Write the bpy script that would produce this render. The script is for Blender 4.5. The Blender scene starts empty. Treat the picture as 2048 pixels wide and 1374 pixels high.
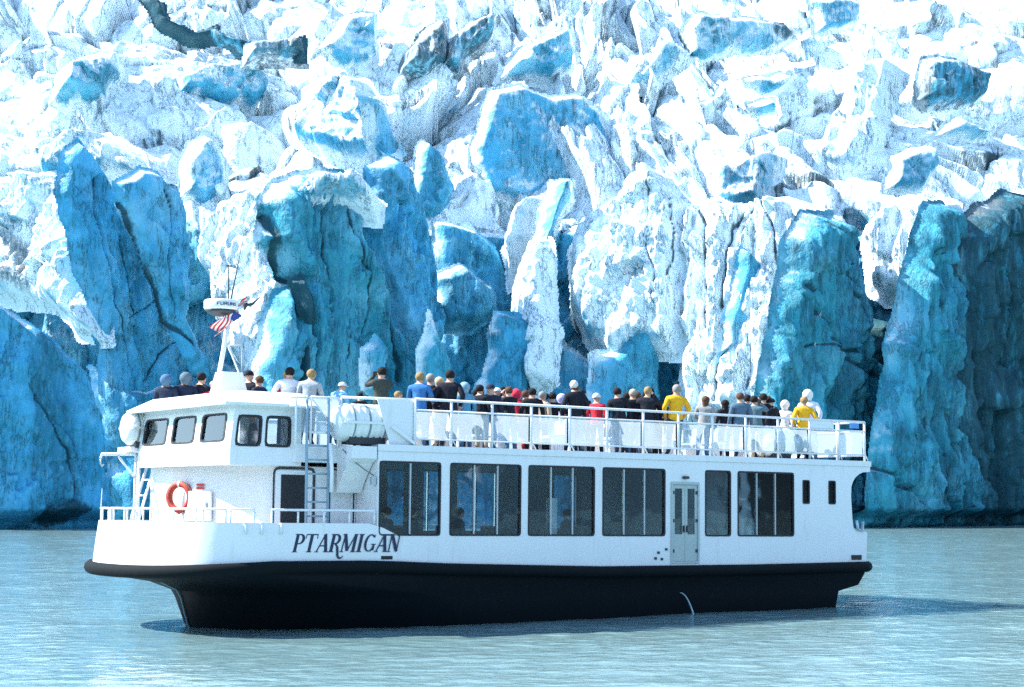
import bpy, bmesh, math, random
import numpy as np
from mathutils import Matrix, Vector

# ------------------------------------------------------------------ camera, light, exposure
S = bpy.context.scene
COL = S.collection
CAM_H, HOR, FPX = 3.0447, 985.0, 3600.0
PITCH = math.atan((HOR - 687.0) / FPX)
cam_d = bpy.data.cameras.new('camera'); cam_d.sensor_width = 36.0; cam_d.lens = FPX / 2048.0 * 36.0
cam_d.clip_start = 0.5; cam_d.clip_end = 3000.0
cam = bpy.data.objects.new('camera', cam_d); COL.objects.link(cam)
cam.location = (0, 0, CAM_H); cam.rotation_euler = (math.pi / 2 + PITCH, 0, 0)
S.camera = cam

SUN_DIR = Vector((-0.87, 0.09, 0.82)).normalized()          # towards the sun
w = bpy.data.worlds.new('World'); S.world = w; w.use_nodes = True
nt = w.node_tree; nt.nodes.clear()
out = nt.nodes.new('ShaderNodeOutputWorld'); bg = nt.nodes.new('ShaderNodeBackground'); sky = nt.nodes.new('ShaderNodeTexSky')
sky.sky_type = 'NISHITA'; sky.sun_disc = False
sky.sun_elevation = math.asin(SUN_DIR.z); sky.sun_rotation = math.atan2(SUN_DIR.x, SUN_DIR.y)
sky.air_density = 1.2; sky.dust_density = 0.1; sky.ozone_density = 1.8
bg.inputs['Strength'].default_value = 0.15
nt.links.new(sky.outputs[0], bg.inputs[0]); nt.links.new(bg.outputs[0], out.inputs[0])
sl = bpy.data.lights.new('sun', 'SUN'); sl.energy = 4.4; sl.angle = math.radians(0.53); sl.color = (1.0, 0.965, 0.91)
so = bpy.data.objects.new('sun', sl); COL.objects.link(so)
so.rotation_euler = (-SUN_DIR).to_track_quat('-Z', 'Y').to_euler()
S.view_settings.view_transform = 'Standard'; S.view_settings.look = 'None'
S.view_settings.exposure = 1.5; S.view_settings.gamma = 1.0; S.view_settings.use_curve_mapping = False
try:
    S.cycles.use_denoising = False
    S.cycles.max_bounces = 8; S.cycles.transparent_max_bounces = 16; S.cycles.caustics_reflective = False; S.cycles.caustics_refractive = False
except Exception: pass

# ------------------------------------------------------------------ generic helpers
def put(o, parent=None):
    COL.objects.link(o)
    if parent is not None: o.parent = parent
    return o
def tag(o, label=None, cat=None, group=None, kind=None):
    for k, v in (('label', label), ('category', cat), ('group', group), ('kind', kind)):
        if v: o[k] = v
    return o
def empty(name, mw):
    o = bpy.data.objects.new(name, None); o.empty_display_size = 0.3; COL.objects.link(o); o.matrix_world = mw
    return o

class MB:
    """collects geometry, then links it as ONE mesh object"""
    def __init__(s): s.bm = bmesh.new(); s.mi = 0
    def face(s, pts):
        f = s.bm.faces.new([s.bm.verts.new(p) for p in pts]); f.material_index = s.mi; return f
    def box(s, x0, x1, y0, y1, z0, z1, bev=0.0):
        v = [s.bm.verts.new((x, y, z)) for z in (z0, z1) for y in (y0, y1) for x in (x0, x1)]
        fs = [s.bm.faces.new([v[i] for i in q]) for q in ((0, 2, 3, 1), (4, 5, 7, 6), (0, 1, 5, 4), (2, 6, 7, 3), (0, 4, 6, 2), (1, 3, 7, 5))]
        for f in fs: f.material_index = s.mi
        if bev > 0:
            ed = list({e for f in fs for e in f.edges})
            bmesh.ops.bevel(s.bm, geom=ed, offset=bev, segments=2, affect='EDGES', profile=0.6)
        return s
    def tube(s, pts, r, n=8, closed=False, cap=True):
        pts = [Vector(p) for p in pts]; m = len(pts); rs = r if isinstance(r, (list, tuple)) else [r] * m
        rings = []; prev = None
        for i, p in enumerate(pts):
            if closed: t = (pts[(i + 1) % m] - pts[i - 1]).normalized()
            else: t = (pts[min(i + 1, m - 1)] - pts[max(i - 1, 0)]).normalized()
            if prev is None:
                a = Vector((0, 0, 1)) if abs(t.z) < 0.9 else Vector((1, 0, 0)); u = t.cross(a).normalized()
            else: u = (prev - t * prev.dot(t)).normalized()
            prev = u; v = t.cross(u)
            rings.append([s.bm.verts.new(p + (u * math.cos(2 * math.pi * k / n) + v * math.sin(2 * math.pi * k / n)) * rs[i]) for k in range(n)])
        L = m if closed else m - 1
        for i in range(L):
            A, B = rings[i], rings[(i + 1) % m]
            for k in range(n):
                f = s.bm.faces.new((A[k], A[(k + 1) % n], B[(k + 1) % n], B[k])); f.material_index = s.mi; f.smooth = True
        if cap and not closed:
            s.bm.faces.new(rings[0][::-1]).material_index = s.mi; s.bm.faces.new(rings[-1]).material_index = s.mi
        return s
    def loft(s, rows, close=False, smooth=True):
        V = [[s.bm.verts.new(p) for p in r] for r in rows]
        for i in range(len(V) - 1):
            n = len(V[i])
            for k in range(n if close else n - 1):
                q = (V[i][k], V[i][(k + 1) % n], V[i + 1][(k + 1) % n], V[i + 1][k])
                if len({id(x) for x in q}) == 4:
                    f = s.bm.faces.new(q); f.smooth = smooth; f.material_index = s.mi
        return V
    def lathe(s, prof, axis='Z', n=24, c=(0, 0, 0), smooth=True):
        rows = []
        for (r, h) in prof:
            row = []
            for k in range(n):
                a = 2 * math.pi * k / n; x, y = r * math.cos(a), r * math.sin(a)
                p = (x, y, h) if axis == 'Z' else ((h, x, y) if axis == 'X' else (x, h, y))
                row.append((p[0] + c[0], p[1] + c[1], p[2] + c[2]))
            rows.append(row)
        V = s.loft(rows, True, smooth)
        for e, rr in ((0, prof[0][0]), (-1, prof[-1][0])):
            if rr > 1e-4: s.bm.faces.new(V[e][::-1] if e == 0 else V[e]).material_index = s.mi
        return s
    def prism(s, poly, axis, a0, a1):
        """polygon (u,v) extruded along axis between a0 and a1; axis 'y': (x,z) polygon, 'x': (y,z), 'z': (x,y)"""
        def P(q, a): return {'y': (q[0], a, q[1]), 'x': (a, q[0], q[1]), 'z': (q[0], q[1], a)}[axis]
        A = [s.bm.verts.new(P(q, a0)) for q in poly]; B = [s.bm.verts.new(P(q, a1)) for q in poly]
        s.bm.faces.new(A).material_index = s.mi; s.bm.faces.new(B[::-1]).material_index = s.mi
        n = len(poly)
        for k in range(n): s.bm.faces.new((A[k], B[k], B[(k + 1) % n], A[(k + 1) % n])).material_index = s.mi
        return s
    def build(s, name, mats, parent=None, smooth=False):
        bmesh.ops.remove_doubles(s.bm, verts=s.bm.verts, dist=1e-5)
        bmesh.ops.recalc_face_normals(s.bm, faces=s.bm.faces)
        me = bpy.data.meshes.new(name); s.bm.to_mesh(me); s.bm.free()
        for m in (mats if isinstance(mats, (list, tuple)) else [mats]): me.materials.append(m)
        if smooth:
            me.polygons.foreach_set('use_smooth', [True] * len(me.polygons)); me.set_sharp_from_angle(angle=math.radians(38))
        return put(bpy.data.objects.new(name, me), parent)

def share(o, parent=None):
    c = o.copy(); COL.objects.link(c)
    if parent is not None: c.parent = parent
    return c

# ------------------------------------------------------------------ materials
def new_mat(name):
    m = bpy.data.materials.new(name); m.use_nodes = True
    return m, m.node_tree, m.node_tree.nodes['Principled BSDF']
def node(t, kind, **kw):
    n = t.nodes.new(kind)
    for k, v in kw.items(): setattr(n, k, v)
    return n
def mat(name, col, rough=0.5, metal=0.0, var=0.12, scale=6.0, bump=0.0, bscale=40.0, spec=0.5):
    m, t, b = new_mat(name)
    b.inputs['Roughness'].default_value = rough; b.inputs['Metallic'].default_value = metal
    b.inputs['Specular IOR Level'].default_value = spec
    tc = node(t, 'ShaderNodeTexCoord'); nz = node(t, 'ShaderNodeTexNoise'); nz.inputs['Scale'].default_value = scale; nz.inputs['Detail'].default_value = 6
    t.links.new(tc.outputs['Object'], nz.inputs['Vector'])
    mx = node(t, 'ShaderNodeMix', data_type='RGBA')
    mx.inputs[6].default_value = [c * (1 - var) for c in col[:3]] + [1]; mx.inputs[7].default_value = [min(1, c * (1 + var)) for c in col[:3]] + [1]
    t.links.new(nz.outputs[0], mx.inputs[0]); t.links.new(mx.outputs[2], b.inputs['Base Color'])
    if bump > 0:
        n2 = node(t, 'ShaderNodeTexNoise'); n2.inputs['Scale'].default_value = bscale; n2.inputs['Detail'].default_value = 4
        bp = node(t, 'ShaderNodeBump'); bp.inputs['Strength'].default_value = bump; bp.inputs['Distance'].default_value = 0.02
        t.links.new(tc.outputs['Object'], n2.inputs['Vector']); t.links.new(n2.outputs[0], bp.inputs['Height']); t.links.new(bp.outputs[0], b.inputs['Normal'])
    return m

def paint_mat(name, col, streak=(0.40, 0.34, 0.27), amount=0.35, rough=0.35):
    """boat paint: faint run-down streaks, scuffs, slightly uneven plating"""
    m, t, b = new_mat(name); b.inputs['Roughness'].default_value = rough; b.inputs['Specular IOR Level'].default_value = 0.4 if col[0] > 0.1 else 0.15
    tc = node(t, 'ShaderNodeTexCoord')
    mp = node(t, 'ShaderNodeMapping'); mp.inputs['Scale'].default_value = (5, 5, 0.55); t.links.new(tc.outputs['Object'], mp.inputs[0])
    n1 = node(t, 'ShaderNodeTexNoise'); n1.inputs['Scale'].default_value = 1.6; n1.inputs['Detail'].default_value = 8; n1.inputs['Roughness'].default_value = 0.65
    t.links.new(mp.outputs[0], n1.inputs['Vector'])
    r1 = node(t, 'ShaderNodeMapRange'); r1.inputs[1].default_value = 0.55; r1.inputs[2].default_value = 0.85; r1.inputs[3].default_value = 0; r1.inputs[4].default_value = amount
    t.links.new(n1.outputs[0], r1.inputs[0])
    n2 = node(t, 'ShaderNodeTexNoise'); n2.inputs['Scale'].default_value = 1.3; n2.inputs['Detail'].default_value = 5; t.links.new(tc.outputs['Object'], n2.inputs['Vector'])
    mx = node(t, 'ShaderNodeMix', data_type='RGBA'); mx.inputs[6].default_value = [c * 0.95 for c in col] + [1]; mx.inputs[7].default_value = [min(1, c * 1.04) for c in col] + [1]
    t.links.new(n2.outputs[0], mx.inputs[0])
    m2 = node(t, 'ShaderNodeMix', data_type='RGBA'); m2.inputs[7].default_value = list(streak) + [1]
    t.links.new(r1.outputs[0], m2.inputs[0]); t.links.new(mx.outputs[2], m2.inputs[6]); t.links.new(m2.outputs[2], b.inputs['Base Color'])
    n3 = node(t, 'ShaderNodeTexNoise'); n3.inputs['Scale'].default_value = 2.2; n3.inputs['Detail'].default_value = 2; t.links.new(tc.outputs['Object'], n3.inputs['Vector'])
    bp = node(t, 'ShaderNodeBump'); bp.inputs['Strength'].default_value = 0.25; bp.inputs['Distance'].default_value = 0.03
    t.links.new(n3.outputs[0], bp.inputs['Height']); t.links.new(bp.outputs[0], b.inputs['Normal'])
    return m

def glass_mat(name, tint, refl=0.05):
    m, t, b = new_mat(name); t.nodes.remove(b)
    o = t.nodes['Material Output']; tr = node(t, 'ShaderNodeBsdfTransparent'); tr.inputs[0].default_value = list(tint) + [1]
    gl = node(t, 'ShaderNodeBsdfGlossy'); gl.inputs['Roughness'].default_value = 0.02; gl.inputs['Color'].default_value = (0.9, 0.95, 1, 1)
    fr = node(t, 'ShaderNodeFresnel'); fr.inputs[0].default_value = 1.5
    tc = node(t, 'ShaderNodeTexCoord'); nz = node(t, 'ShaderNodeTexNoise'); nz.inputs['Scale'].default_value = 0.9; t.links.new(tc.outputs['Object'], nz.inputs['Vector'])
    bp = node(t, 'ShaderNodeBump'); bp.inputs['Strength'].default_value = 0.06; bp.inputs['Distance'].default_value = 0.1
    t.links.new(nz.outputs[0], bp.inputs['Height']); t.links.new(bp.outputs[0], gl.inputs['Normal'])
    ad = node(t, 'ShaderNodeMath', operation='ADD'); ad.inputs[1].default_value = refl; ad.use_clamp = True
    mx = node(t, 'ShaderNodeMixShader'); t.links.new(fr.outputs[0], ad.inputs[0]); t.links.new(ad.outputs[0], mx.inputs[0])
    t.links.new(tr.outputs[0], mx.inputs[1]); t.links.new(gl.outputs[0], mx.inputs[2]); t.links.new(mx.outputs[0], o.inputs[0])
    return m

def sheet_mat(name, col, see=0.60):
    """milky windbreak sheet: part see-through, part translucent"""
    m, t, b = new_mat(name); t.nodes.remove(b); o = t.nodes['Material Output']
    tr = node(t, 'ShaderNodeBsdfTransparent'); tr.inputs[0].default_value = (0.85, 0.93, 0.97, 1)
    di = node(t, 'ShaderNodeBsdfDiffuse'); di.inputs[0].default_value = list(col) + [1]
    tl = node(t, 'ShaderNodeBsdfTranslucent'); tl.inputs[0].default_value = list(col) + [1]
    m1 = node(t, 'ShaderNodeMixShader'); m1.inputs[0].default_value = 0.55; t.links.new(di.outputs[0], m1.inputs[1]); t.links.new(tl.outputs[0], m1.inputs[2])
    tc = node(t, 'ShaderNodeTexCoord'); nz = node(t, 'ShaderNodeTexNoise'); nz.inputs['Scale'].default_value = 3; nz.inputs['Detail'].default_value = 5; t.links.new(tc.outputs['Object'], nz.inputs['Vector'])
    mr = node(t, 'ShaderNodeMapRange'); mr.inputs[3].default_value = see - 0.08; mr.inputs[4].default_value = see + 0.08; t.links.new(nz.outputs[0], mr.inputs[0])
    m2 = node(t, 'ShaderNodeMixShader'); t.links.new(mr.outputs[0], m2.inputs[0]); t.links.new(m1.outputs[0], m2.inputs[1]); t.links.new(tr.outputs[0], m2.inputs[2])
    t.links.new(m2.outputs[0], o.inputs[0])
    return m

def ice_mat():
    m, t, b = new_mat('glacier_ice'); L = t.links.new
    b.inputs['Roughness'].default_value = 0.55; b.inputs['Specular IOR Level'].default_value = 0.25
    tc = node(t, 'ShaderNodeTexCoord'); geo = node(t, 'ShaderNodeNewGeometry')
    def noise(scale, detail, vec=None, rough=0.6):
        n = node(t, 'ShaderNodeTexNoise'); n.inputs['Scale'].default_value = scale; n.inputs['Detail'].default_value = detail; n.inputs['Roughness'].default_value = rough
        L(vec if vec is not None else tc.outputs['Object'], n.inputs['Vector']); return n.outputs[0]
    def attr(n):
        a = node(t, 'ShaderNodeAttribute'); a.attribute_name = n; return a.outputs['Fac']
    def ma(op, a, c, clamp=False):
        n = node(t, 'ShaderNodeMath', operation=op); n.use_clamp = clamp
        for i, x in enumerate((a, c)):
            if isinstance(x, (int, float)): n.inputs[i].default_value = x
            else: L(x, n.inputs[i])
        return n.outputs[0]
    def ramp(x, a, c, lo=0.0, hi=1.0):
        n = node(t, 'ShaderNodeMapRange', interpolation_type='SMOOTHSTEP'); L(x, n.inputs[0])
        for i, v in ((1, a), (2, c), (3, lo), (4, hi)): n.inputs[i].default_value = v
        return n.outputs[0]
    def mix(f, a, c):
        n = node(t, 'ShaderNodeMix', data_type='RGBA')
        for i, x in ((0, f), (6, a), (7, c)):
            if isinstance(x, tuple): n.inputs[i].default_value = list(x) + [1]
            elif isinstance(x, (int, float)): n.inputs[i].default_value = x
            else: L(x, n.inputs[i])
        return n.outputs[2]
    sep = node(t, 'ShaderNodeSeparateXYZ'); L(geo.outputs['Normal'], sep.inputs[0])
    mp = node(t, 'ShaderNodeMapping'); mp.inputs['Scale'].default_value = (1, 1, 0.16); L(tc.outputs['Object'], mp.inputs[0]); sv = mp.outputs[0]
    n_big = noise(0.35, 6); n_mid = noise(1.4, 7); n_str = noise(1.1, 9, sv, 0.68); n_str2 = noise(3.2, 6, sv, 0.7); n_fine = noise(6, 5)
    # firn crust lies on what faces up and on weathered faces
    v = ma('ADD', ma('MULTIPLY', sep.outputs['Z'], 0.75), ma('MULTIPLY', ma('SUBTRACT', n_mid, 0.5), 1.1))
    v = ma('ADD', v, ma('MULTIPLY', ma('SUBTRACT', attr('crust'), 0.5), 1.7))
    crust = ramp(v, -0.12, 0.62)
    ice = mix(attr('tint'), (0.040, 0.34, 0.42), (0.075, 0.46, 0.74))
    ice = mix(ramp(n_big, 0.35, 0.65), ice, mix(0.6, ice, (0.012, 0.22, 0.33)))
    ice = mix(ramp(n_mid, 0.45, 0.75, 0, 0.4), ice, (0.02, 0.25, 0.33))
    ice = mix(ma('MULTIPLY', ramp(noise(0.16, 5), 0.40, 0.66, 0, 0.62), ramp(attr('crust'), -0.05, 0.38, 0.12, 1.0)), ice, (0.34, 0.68, 0.82))
    ice = mix(ramp(noise(0.22, 4, sv), 0.50, 0.68, 0, 0.65), ice, (0.006, 0.13, 0.20))
    ice = mix(ramp(n_str2, 0.50, 0.75, 0, 0.45), ice, (0.26, 0.62, 0.80))
    crc = mix(ramp(n_fine, 0.35, 0.7), (0.72, 0.88, 0.94), (0.93, 0.96, 0.97))
    c = mix(crust, ice, crc)
    # silty streaks everywhere, plus marked zones of dirt and of painted shade
    g = ma('ADD', ma('MULTIPLY', attr('grime_shade'), 0.62), ma('MULTIPLY', ma('SUBTRACT', n_str, 0.5), 1.0))
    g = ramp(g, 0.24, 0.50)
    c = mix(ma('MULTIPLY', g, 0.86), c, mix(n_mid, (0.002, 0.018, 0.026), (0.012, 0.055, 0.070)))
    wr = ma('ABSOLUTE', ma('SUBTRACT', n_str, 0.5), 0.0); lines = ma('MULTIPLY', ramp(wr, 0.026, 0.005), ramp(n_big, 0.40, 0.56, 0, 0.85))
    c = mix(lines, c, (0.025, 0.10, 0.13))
    L(c, b.inputs['Base Color'])
    h = ma('ADD', ma('MULTIPLY', n_mid, 1.0), ma('ADD', ma('MULTIPLY', n_fine, 0.35), ma('MULTIPLY', n_str, 0.5)))
    bp = node(t, 'ShaderNodeBump'); bp.inputs['Strength'].default_value = 0.7; bp.inputs['Distance'].default_value = 0.35
    L(h, bp.inputs['Height']); L(bp.outputs[0], b.inputs['Normal'])
    return m

def water_mat():
    m, t, b = new_mat('silty_meltwater'); L = t.links.new
    b.inputs['Roughness'].default_value = 0.07; b.inputs['IOR'].default_value = 1.40; b.inputs['Specular IOR Level'].default_value = 0.5
    tc = node(t, 'ShaderNodeTexCoord')
    def noise(scale, detail, sc=(1, 1, 1)):
        mp = node(t, 'ShaderNodeMapping'); mp.inputs['Scale'].default_value = sc; L(tc.outputs['Object'], mp.inputs[0])
        n = node(t, 'ShaderNodeTexNoise'); n.inputs['Scale'].default_value = scale; n.inputs['Detail'].default_value = detail; L(mp.outputs[0], n.inputs['Vector']); return n.outputs[0]
    a = noise(0.06, 5, (1, 0.5, 1))
    mx = node(t, 'ShaderNodeMix', data_type='RGBA'); mx.inputs[6].default_value = (0.15, 0.275, 0.285, 1); mx.inputs[7].default_value = (0.22, 0.335, 0.335, 1)
    L(a, mx.inputs[0]); L(mx.outputs[2], b.inputs['Base Color'])
    n1 = noise(1.5, 5, (1.0, 1.3, 1)); n2 = noise(5.0, 4)
    ad = node(t, 'ShaderNodeMath', operation='MULTIPLY_ADD'); ad.inputs[1].default_value = 0.16; L(n2, ad.inputs[0]); L(n1, ad.inputs[2])
    bp = node(t, 'ShaderNodeBump'); bp.inputs['Strength'].default_value = 0.8; bp.inputs['Distance'].default_value = 0.075
    L(ad.outputs[0], bp.inputs['Height']); L(bp.outputs[0], b.inputs['Normal'])
    return m

ICE = ice_mat(); WATER = water_mat()
WHITE = paint_mat('white_boat_paint', (0.80, 0.80, 0.80))
LADM = mat('blue_grey_ladder', (0.24, 0.36, 0.46), 0.5)
WHITE2 = mat('white_fittings', (0.80, 0.80, 0.80), 0.35, var=0.05)
CREAM = paint_mat('cream_panel_paint', (0.72, 0.73, 0.72))
HULLM = paint_mat('dark_hull_paint', (0.004, 0.007, 0.010), (0.02, 0.024, 0.025), 0.4, 0.6)
RUBBER = mat('black_rubber', (0.005, 0.008, 0.010), 0.8, var=0.3, bump=0.3, spec=0.12)
DECKM = mat('grey_deck_paint', (0.36, 0.38, 0.40), 0.7, bump=0.2)
INNER = mat('cabin_lining', (0.13, 0.22, 0.28), 0.6)
CARPET = mat('cabin_floor', (0.035, 0.045, 0.06), 0.9)
GASKET = mat('black_gasket', (0.012, 0.014, 0.018), 0.6)
ALU = mat('dull_aluminium', (0.50, 0.55, 0.58), 0.35, 0.6)
DOORM = mat('grey_green_door', (0.42, 0.48, 0.46), 0.45)
DARKM = mat('dark_metal', (0.03, 0.035, 0.04), 0.5)
NAVY = mat('navy_lettering', (0.008, 0.018, 0.06), 0.5)
SEATM = mat('dark_blue_seat', (0.02, 0.05, 0.11), 0.8)
RAFTM = mat('white_fibreglass', (0.76, 0.78, 0.76), 0.4, var=0.08, bump=0.15, bscale=12)
STRAPM = mat('grey_strap', (0.22, 0.27, 0.27), 0.8)
ORANGE = mat('orange_buoy', (0.42, 0.045, 0.02), 0.6, var=0.2)
REDM = mat('red_print', (0.6, 0.03, 0.03), 0.6)
BLUEM = mat('blue_print', (0.10, 0.30, 0.68), 0.5)
CLEAR = glass_mat('wheelhouse_glass', (0.93, 0.96, 0.97), 0.05)
TINTED = glass_mat('tinted_cabin_glass', (0.84, 0.92, 0.95), 0.02)
SHEET = sheet_mat('milky_windbreak', (0.80, 0.84, 0.85))
FLAG_R = mat('flag_red', (0.62, 0.03, 0.03), 0.8); FLAG_W = mat('flag_white', (0.82, 0.80, 0.78), 0.8); FLAG_B = mat('flag_blue', (0.02, 0.05, 0.25), 0.8)
ROPE = mat('galvanised_chain', (0.15, 0.19, 0.18), 0.6, 0.4)
YELLOWB = mat('yellow_bumper', (0.55, 0.42, 0.10), 0.6)

# ------------------------------------------------------------------ numpy noise
def _h(ix, iy, iz, seed):
    n = (ix.astype(np.int64) * 374761393 + iy.astype(np.int64) * 668265263 + iz.astype(np.int64) * 2147483647 + seed * 974634777) & 0xFFFFFFFF
    n = ((n ^ (n >> 13)) * 1274126177) & 0xFFFFFFFF
    n = ((n ^ (n >> 15)) * 2246822519) & 0xFFFFFFFF
    return ((n ^ (n >> 16)) & 0xFFFFFF).astype(np.float32) / np.float32(0xFFFFFF)
def vnoise(x, y, z=None, seed=0):
    if z is None: z = np.zeros_like(x)
    ix, iy, iz = np.floor(x), np.floor(y), np.floor(z); fx, fy, fz = x - ix, y - iy, z - iz
    s = lambda f: f * f * f * (f * (f * 6 - 15) + 10)
    u, v, ww = s(fx), s(fy), s(fz); r = 0
    for dz in (0, 1):
        if dz == 1 and not np.any(fz): break
        wz = ww if dz else 1 - ww
        for dy in (0, 1):
            wy = v if dy else 1 - v
            for dx in (0, 1):
                wx = u if dx else 1 - u
                r = r + wx * wy * wz * _h(ix + dx, iy + dy, iz + dz, seed)
    return r * 2 - 1
def fbm(x, y, z=None, octv=4, seed=0, gain=0.5, ridged=False):
    a, r, f, tot = 1.0, 0, 1.0, 0
    for o in range(octv):
        n = vnoise(x * f + o * 17.3, y * f - o * 9.1, None if z is None else z * f + o * 5.7, seed + o)
        if ridged: n = 1 - 2 * np.abs(n)
        r = r + a * n; tot += a; a *= gain; f *= 2.03
    return r / tot
def worley(x, y, seed=0, jit=0.95):
    ix, iy = np.floor(x), np.floor(y); z0 = np.zeros_like(x)
    F1 = np.full(x.shape, 9.0, np.float32); F2 = F1.copy(); R = [np.zeros_like(F1) for _ in range(3)]; DX = np.zeros_like(F1); DY = np.zeros_like(F1)
    for dy in (-1, 0, 1):
        for dx in (-1, 0, 1):
            cx, cy = ix + dx, iy + dy
            px = cx + 0.5 + (_h(cx, cy, z0, seed) - 0.5) * jit; py = cy + 0.5 + (_h(cx, cy, z0, seed + 1) - 0.5) * jit
            ax, ay = x - px, y - py; d = np.sqrt(ax * ax + ay * ay)
            c = d < F1
            F2 = np.where(c, F1, np.minimum(F2, d)); F1 = np.where(c, d, F1)
            DX = np.where(c, ax, DX); DY = np.where(c, ay, DY)
            for k in range(3): R[k] = np.where(c, _h(cx, cy, z0, seed + 2 + k), R[k])
    return F1, F2, R, DX, DY
def facets(x, y, cell, amp, seed, tilt=1.0, groove=0.35, sy=1.0, warp=0.35):
    """broken blocks: every cell a tilted plane at its own height, with a gap between"""
    wx = x + warp * cell * fbm(x / cell * 1.1, y / cell * 1.1, None, 3, seed + 50); wy = y + warp * cell * fbm(x / cell * 1.1, y / cell * 1.1, None, 3, seed + 60)
    F1, F2, R, DX, DY = worley(wx / cell, wy / (cell * sy), seed)
    h = (R[0] - 0.5) * 1.2 + tilt * ((R[1] - 0.5) * 2 * DX + (R[2] - 0.5) * 2 * DY) - groove * np.exp(-(F2 - F1) / 0.10)
    facets.gap = np.exp(-(F2 - F1) / 0.05)
    return amp * h
def sstep(a, b, x):
    t_ = np.clip((x - a) / (b - a), 0, 1); return t_ * t_ * (3 - 2 * t_)

def grid_mesh(name, P, keep, attrs, m, parent=None):
    """P (rows, cols, 3); keep (rows, cols) bool -> one mesh of the quads whose corners are kept"""
    r, c = keep.shape
    q = keep[:-1, :-1] & keep[1:, :-1] & keep[:-1, 1:] & keep[1:, 1:]
    used = np.zeros((r, c), bool); used[:-1, :-1] |= q; used[1:, :-1] |= q; used[:-1, 1:] |= q; used[1:, 1:] |= q
    idx = np.full((r, c), -1, np.int64); idx[used] = np.arange(used.sum())
    A = np.stack([idx[:-1, :-1][q], idx[:-1, 1:][q], idx[1:, 1:][q], idx[1:, :-1][q]], 1).astype(np.int32)
    me = bpy.data.meshes.new(name); nv = int(used.sum()); nf = len(A)
    me.vertices.add(nv); me.vertices.foreach_set('co', P[used].astype(np.float32).ravel())
    me.loops.add(nf * 4); me.loops.foreach_set('vertex_index', A.ravel())
    me.polygons.add(nf); me.polygons.foreach_set('loop_start', np.arange(0, nf * 4, 4, dtype=np.int32))
    for k, a in attrs.items():
        at = me.attributes.new(k, 'FLOAT', 'POINT'); at.data.foreach_set('value', np.broadcast_to(a, (r, c))[used].astype(np.float32).ravel())
    me.update(calc_edges=True)
    me.materials.append(m)
    return put(bpy.data.objects.new(name, me), parent)

# ------------------------------------------------------------------ water
def build_water():
    Y = [-400, -150, -40, 0, 8]; y = 14.0
    while y < 186: Y.append(y); y += max(0.16, min(0.45, y * y * 1.6e-4))
    Y += [200, 240, 320, 500]; Y = np.array(Y, np.float32)
    u = np.concatenate([[-40, -10, -3, -1.2, -0.7, -0.45], np.linspace(-0.33, 0.33, 440), [0.45, 0.7, 1.2, 3, 10, 40]]).astype(np.float32)
    UU, YY = np.meshgrid(u, Y); XX = UU * np.maximum(YY, 30)
    amp = sstep(12, 16, YY) * (np.abs(UU) < 0.34)
    z = 0.032 * fbm(XX / 2.6, YY / 1.9, None, 3, 5) + 0.014 * fbm(XX / 0.8, YY / 0.6, None, 2, 9, ridged=True)
    Z = z * amp
    o = grid_mesh('water', np.stack([XX, YY, Z], -1), np.ones(Z.shape, bool), {}, WATER)
    o.data.polygons.foreach_set('use_smooth', [True] * len(o.data.polygons))
    tag(o, 'pale teal milky meltwater of the glacier lake', kind='structure')
build_water()

# ------------------------------------------------------------------ valley sides round the lake, out of the frame
def build_hills():
    az = np.linspace(math.radians(62), math.radians(298), 150).astype(np.float32)      # from the right round behind to the left
    rr = np.array([330, 345, 365, 390, 420, 455, 490, 530, 575, 620, 680, 760], np.float32)
    A, Rr = np.meshgrid(az, rr); f = (Rr - 330) / 430
    X, Y = np.sin(A) * Rr, np.cos(A) * Rr
    z = -2 + 190 * f ** 0.8 * (0.62 + 0.38 * fbm(X / 190, Y / 190, None, 4, 301, ridged=True)) + 14 * f * fbm(X / 40, Y / 40, None, 4, 311)
    m, t, b = new_mat('dark_rock_and_spruce'); tc = node(t, 'ShaderNodeTexCoord'); nz = node(t, 'ShaderNodeTexNoise'); nz.inputs['Scale'].default_value = 0.02; nz.inputs['Detail'].default_value = 10
    mx = node(t, 'ShaderNodeValToRGB'); mx.color_ramp.elements[0].position = 0.35; mx.color_ramp.elements[0].color = (0.008, 0.016, 0.020, 1); mx.color_ramp.elements[1].position = 0.62; mx.color_ramp.elements[1].color = (0.018, 0.045, 0.06, 1)
    e = mx.color_ramp.elements.new(0.68); e.color = (0.7, 0.74, 0.76, 1)
    t.links.new(tc.outputs['Object'], nz.inputs['Vector']); t.links.new(nz.outputs[0], mx.inputs[0]); t.links.new(mx.outputs[0], b.inputs['Base Color']); b.inputs['Roughness'].default_value = 0.9
    o = grid_mesh('hills', np.stack([X, Y, z], -1), np.ones(X.shape, bool), {}, m); tag(o, 'dark rocky valley sides around the lake', kind='structure')
build_hills()

# ------------------------------------------------------------------ glacier
GLACIER = empty('glacier', Matrix.Translation((0, 178, 0)))
tag(GLACIER, 'blue and white glacier front rising from the lake behind the boat', kind='structure')

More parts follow.
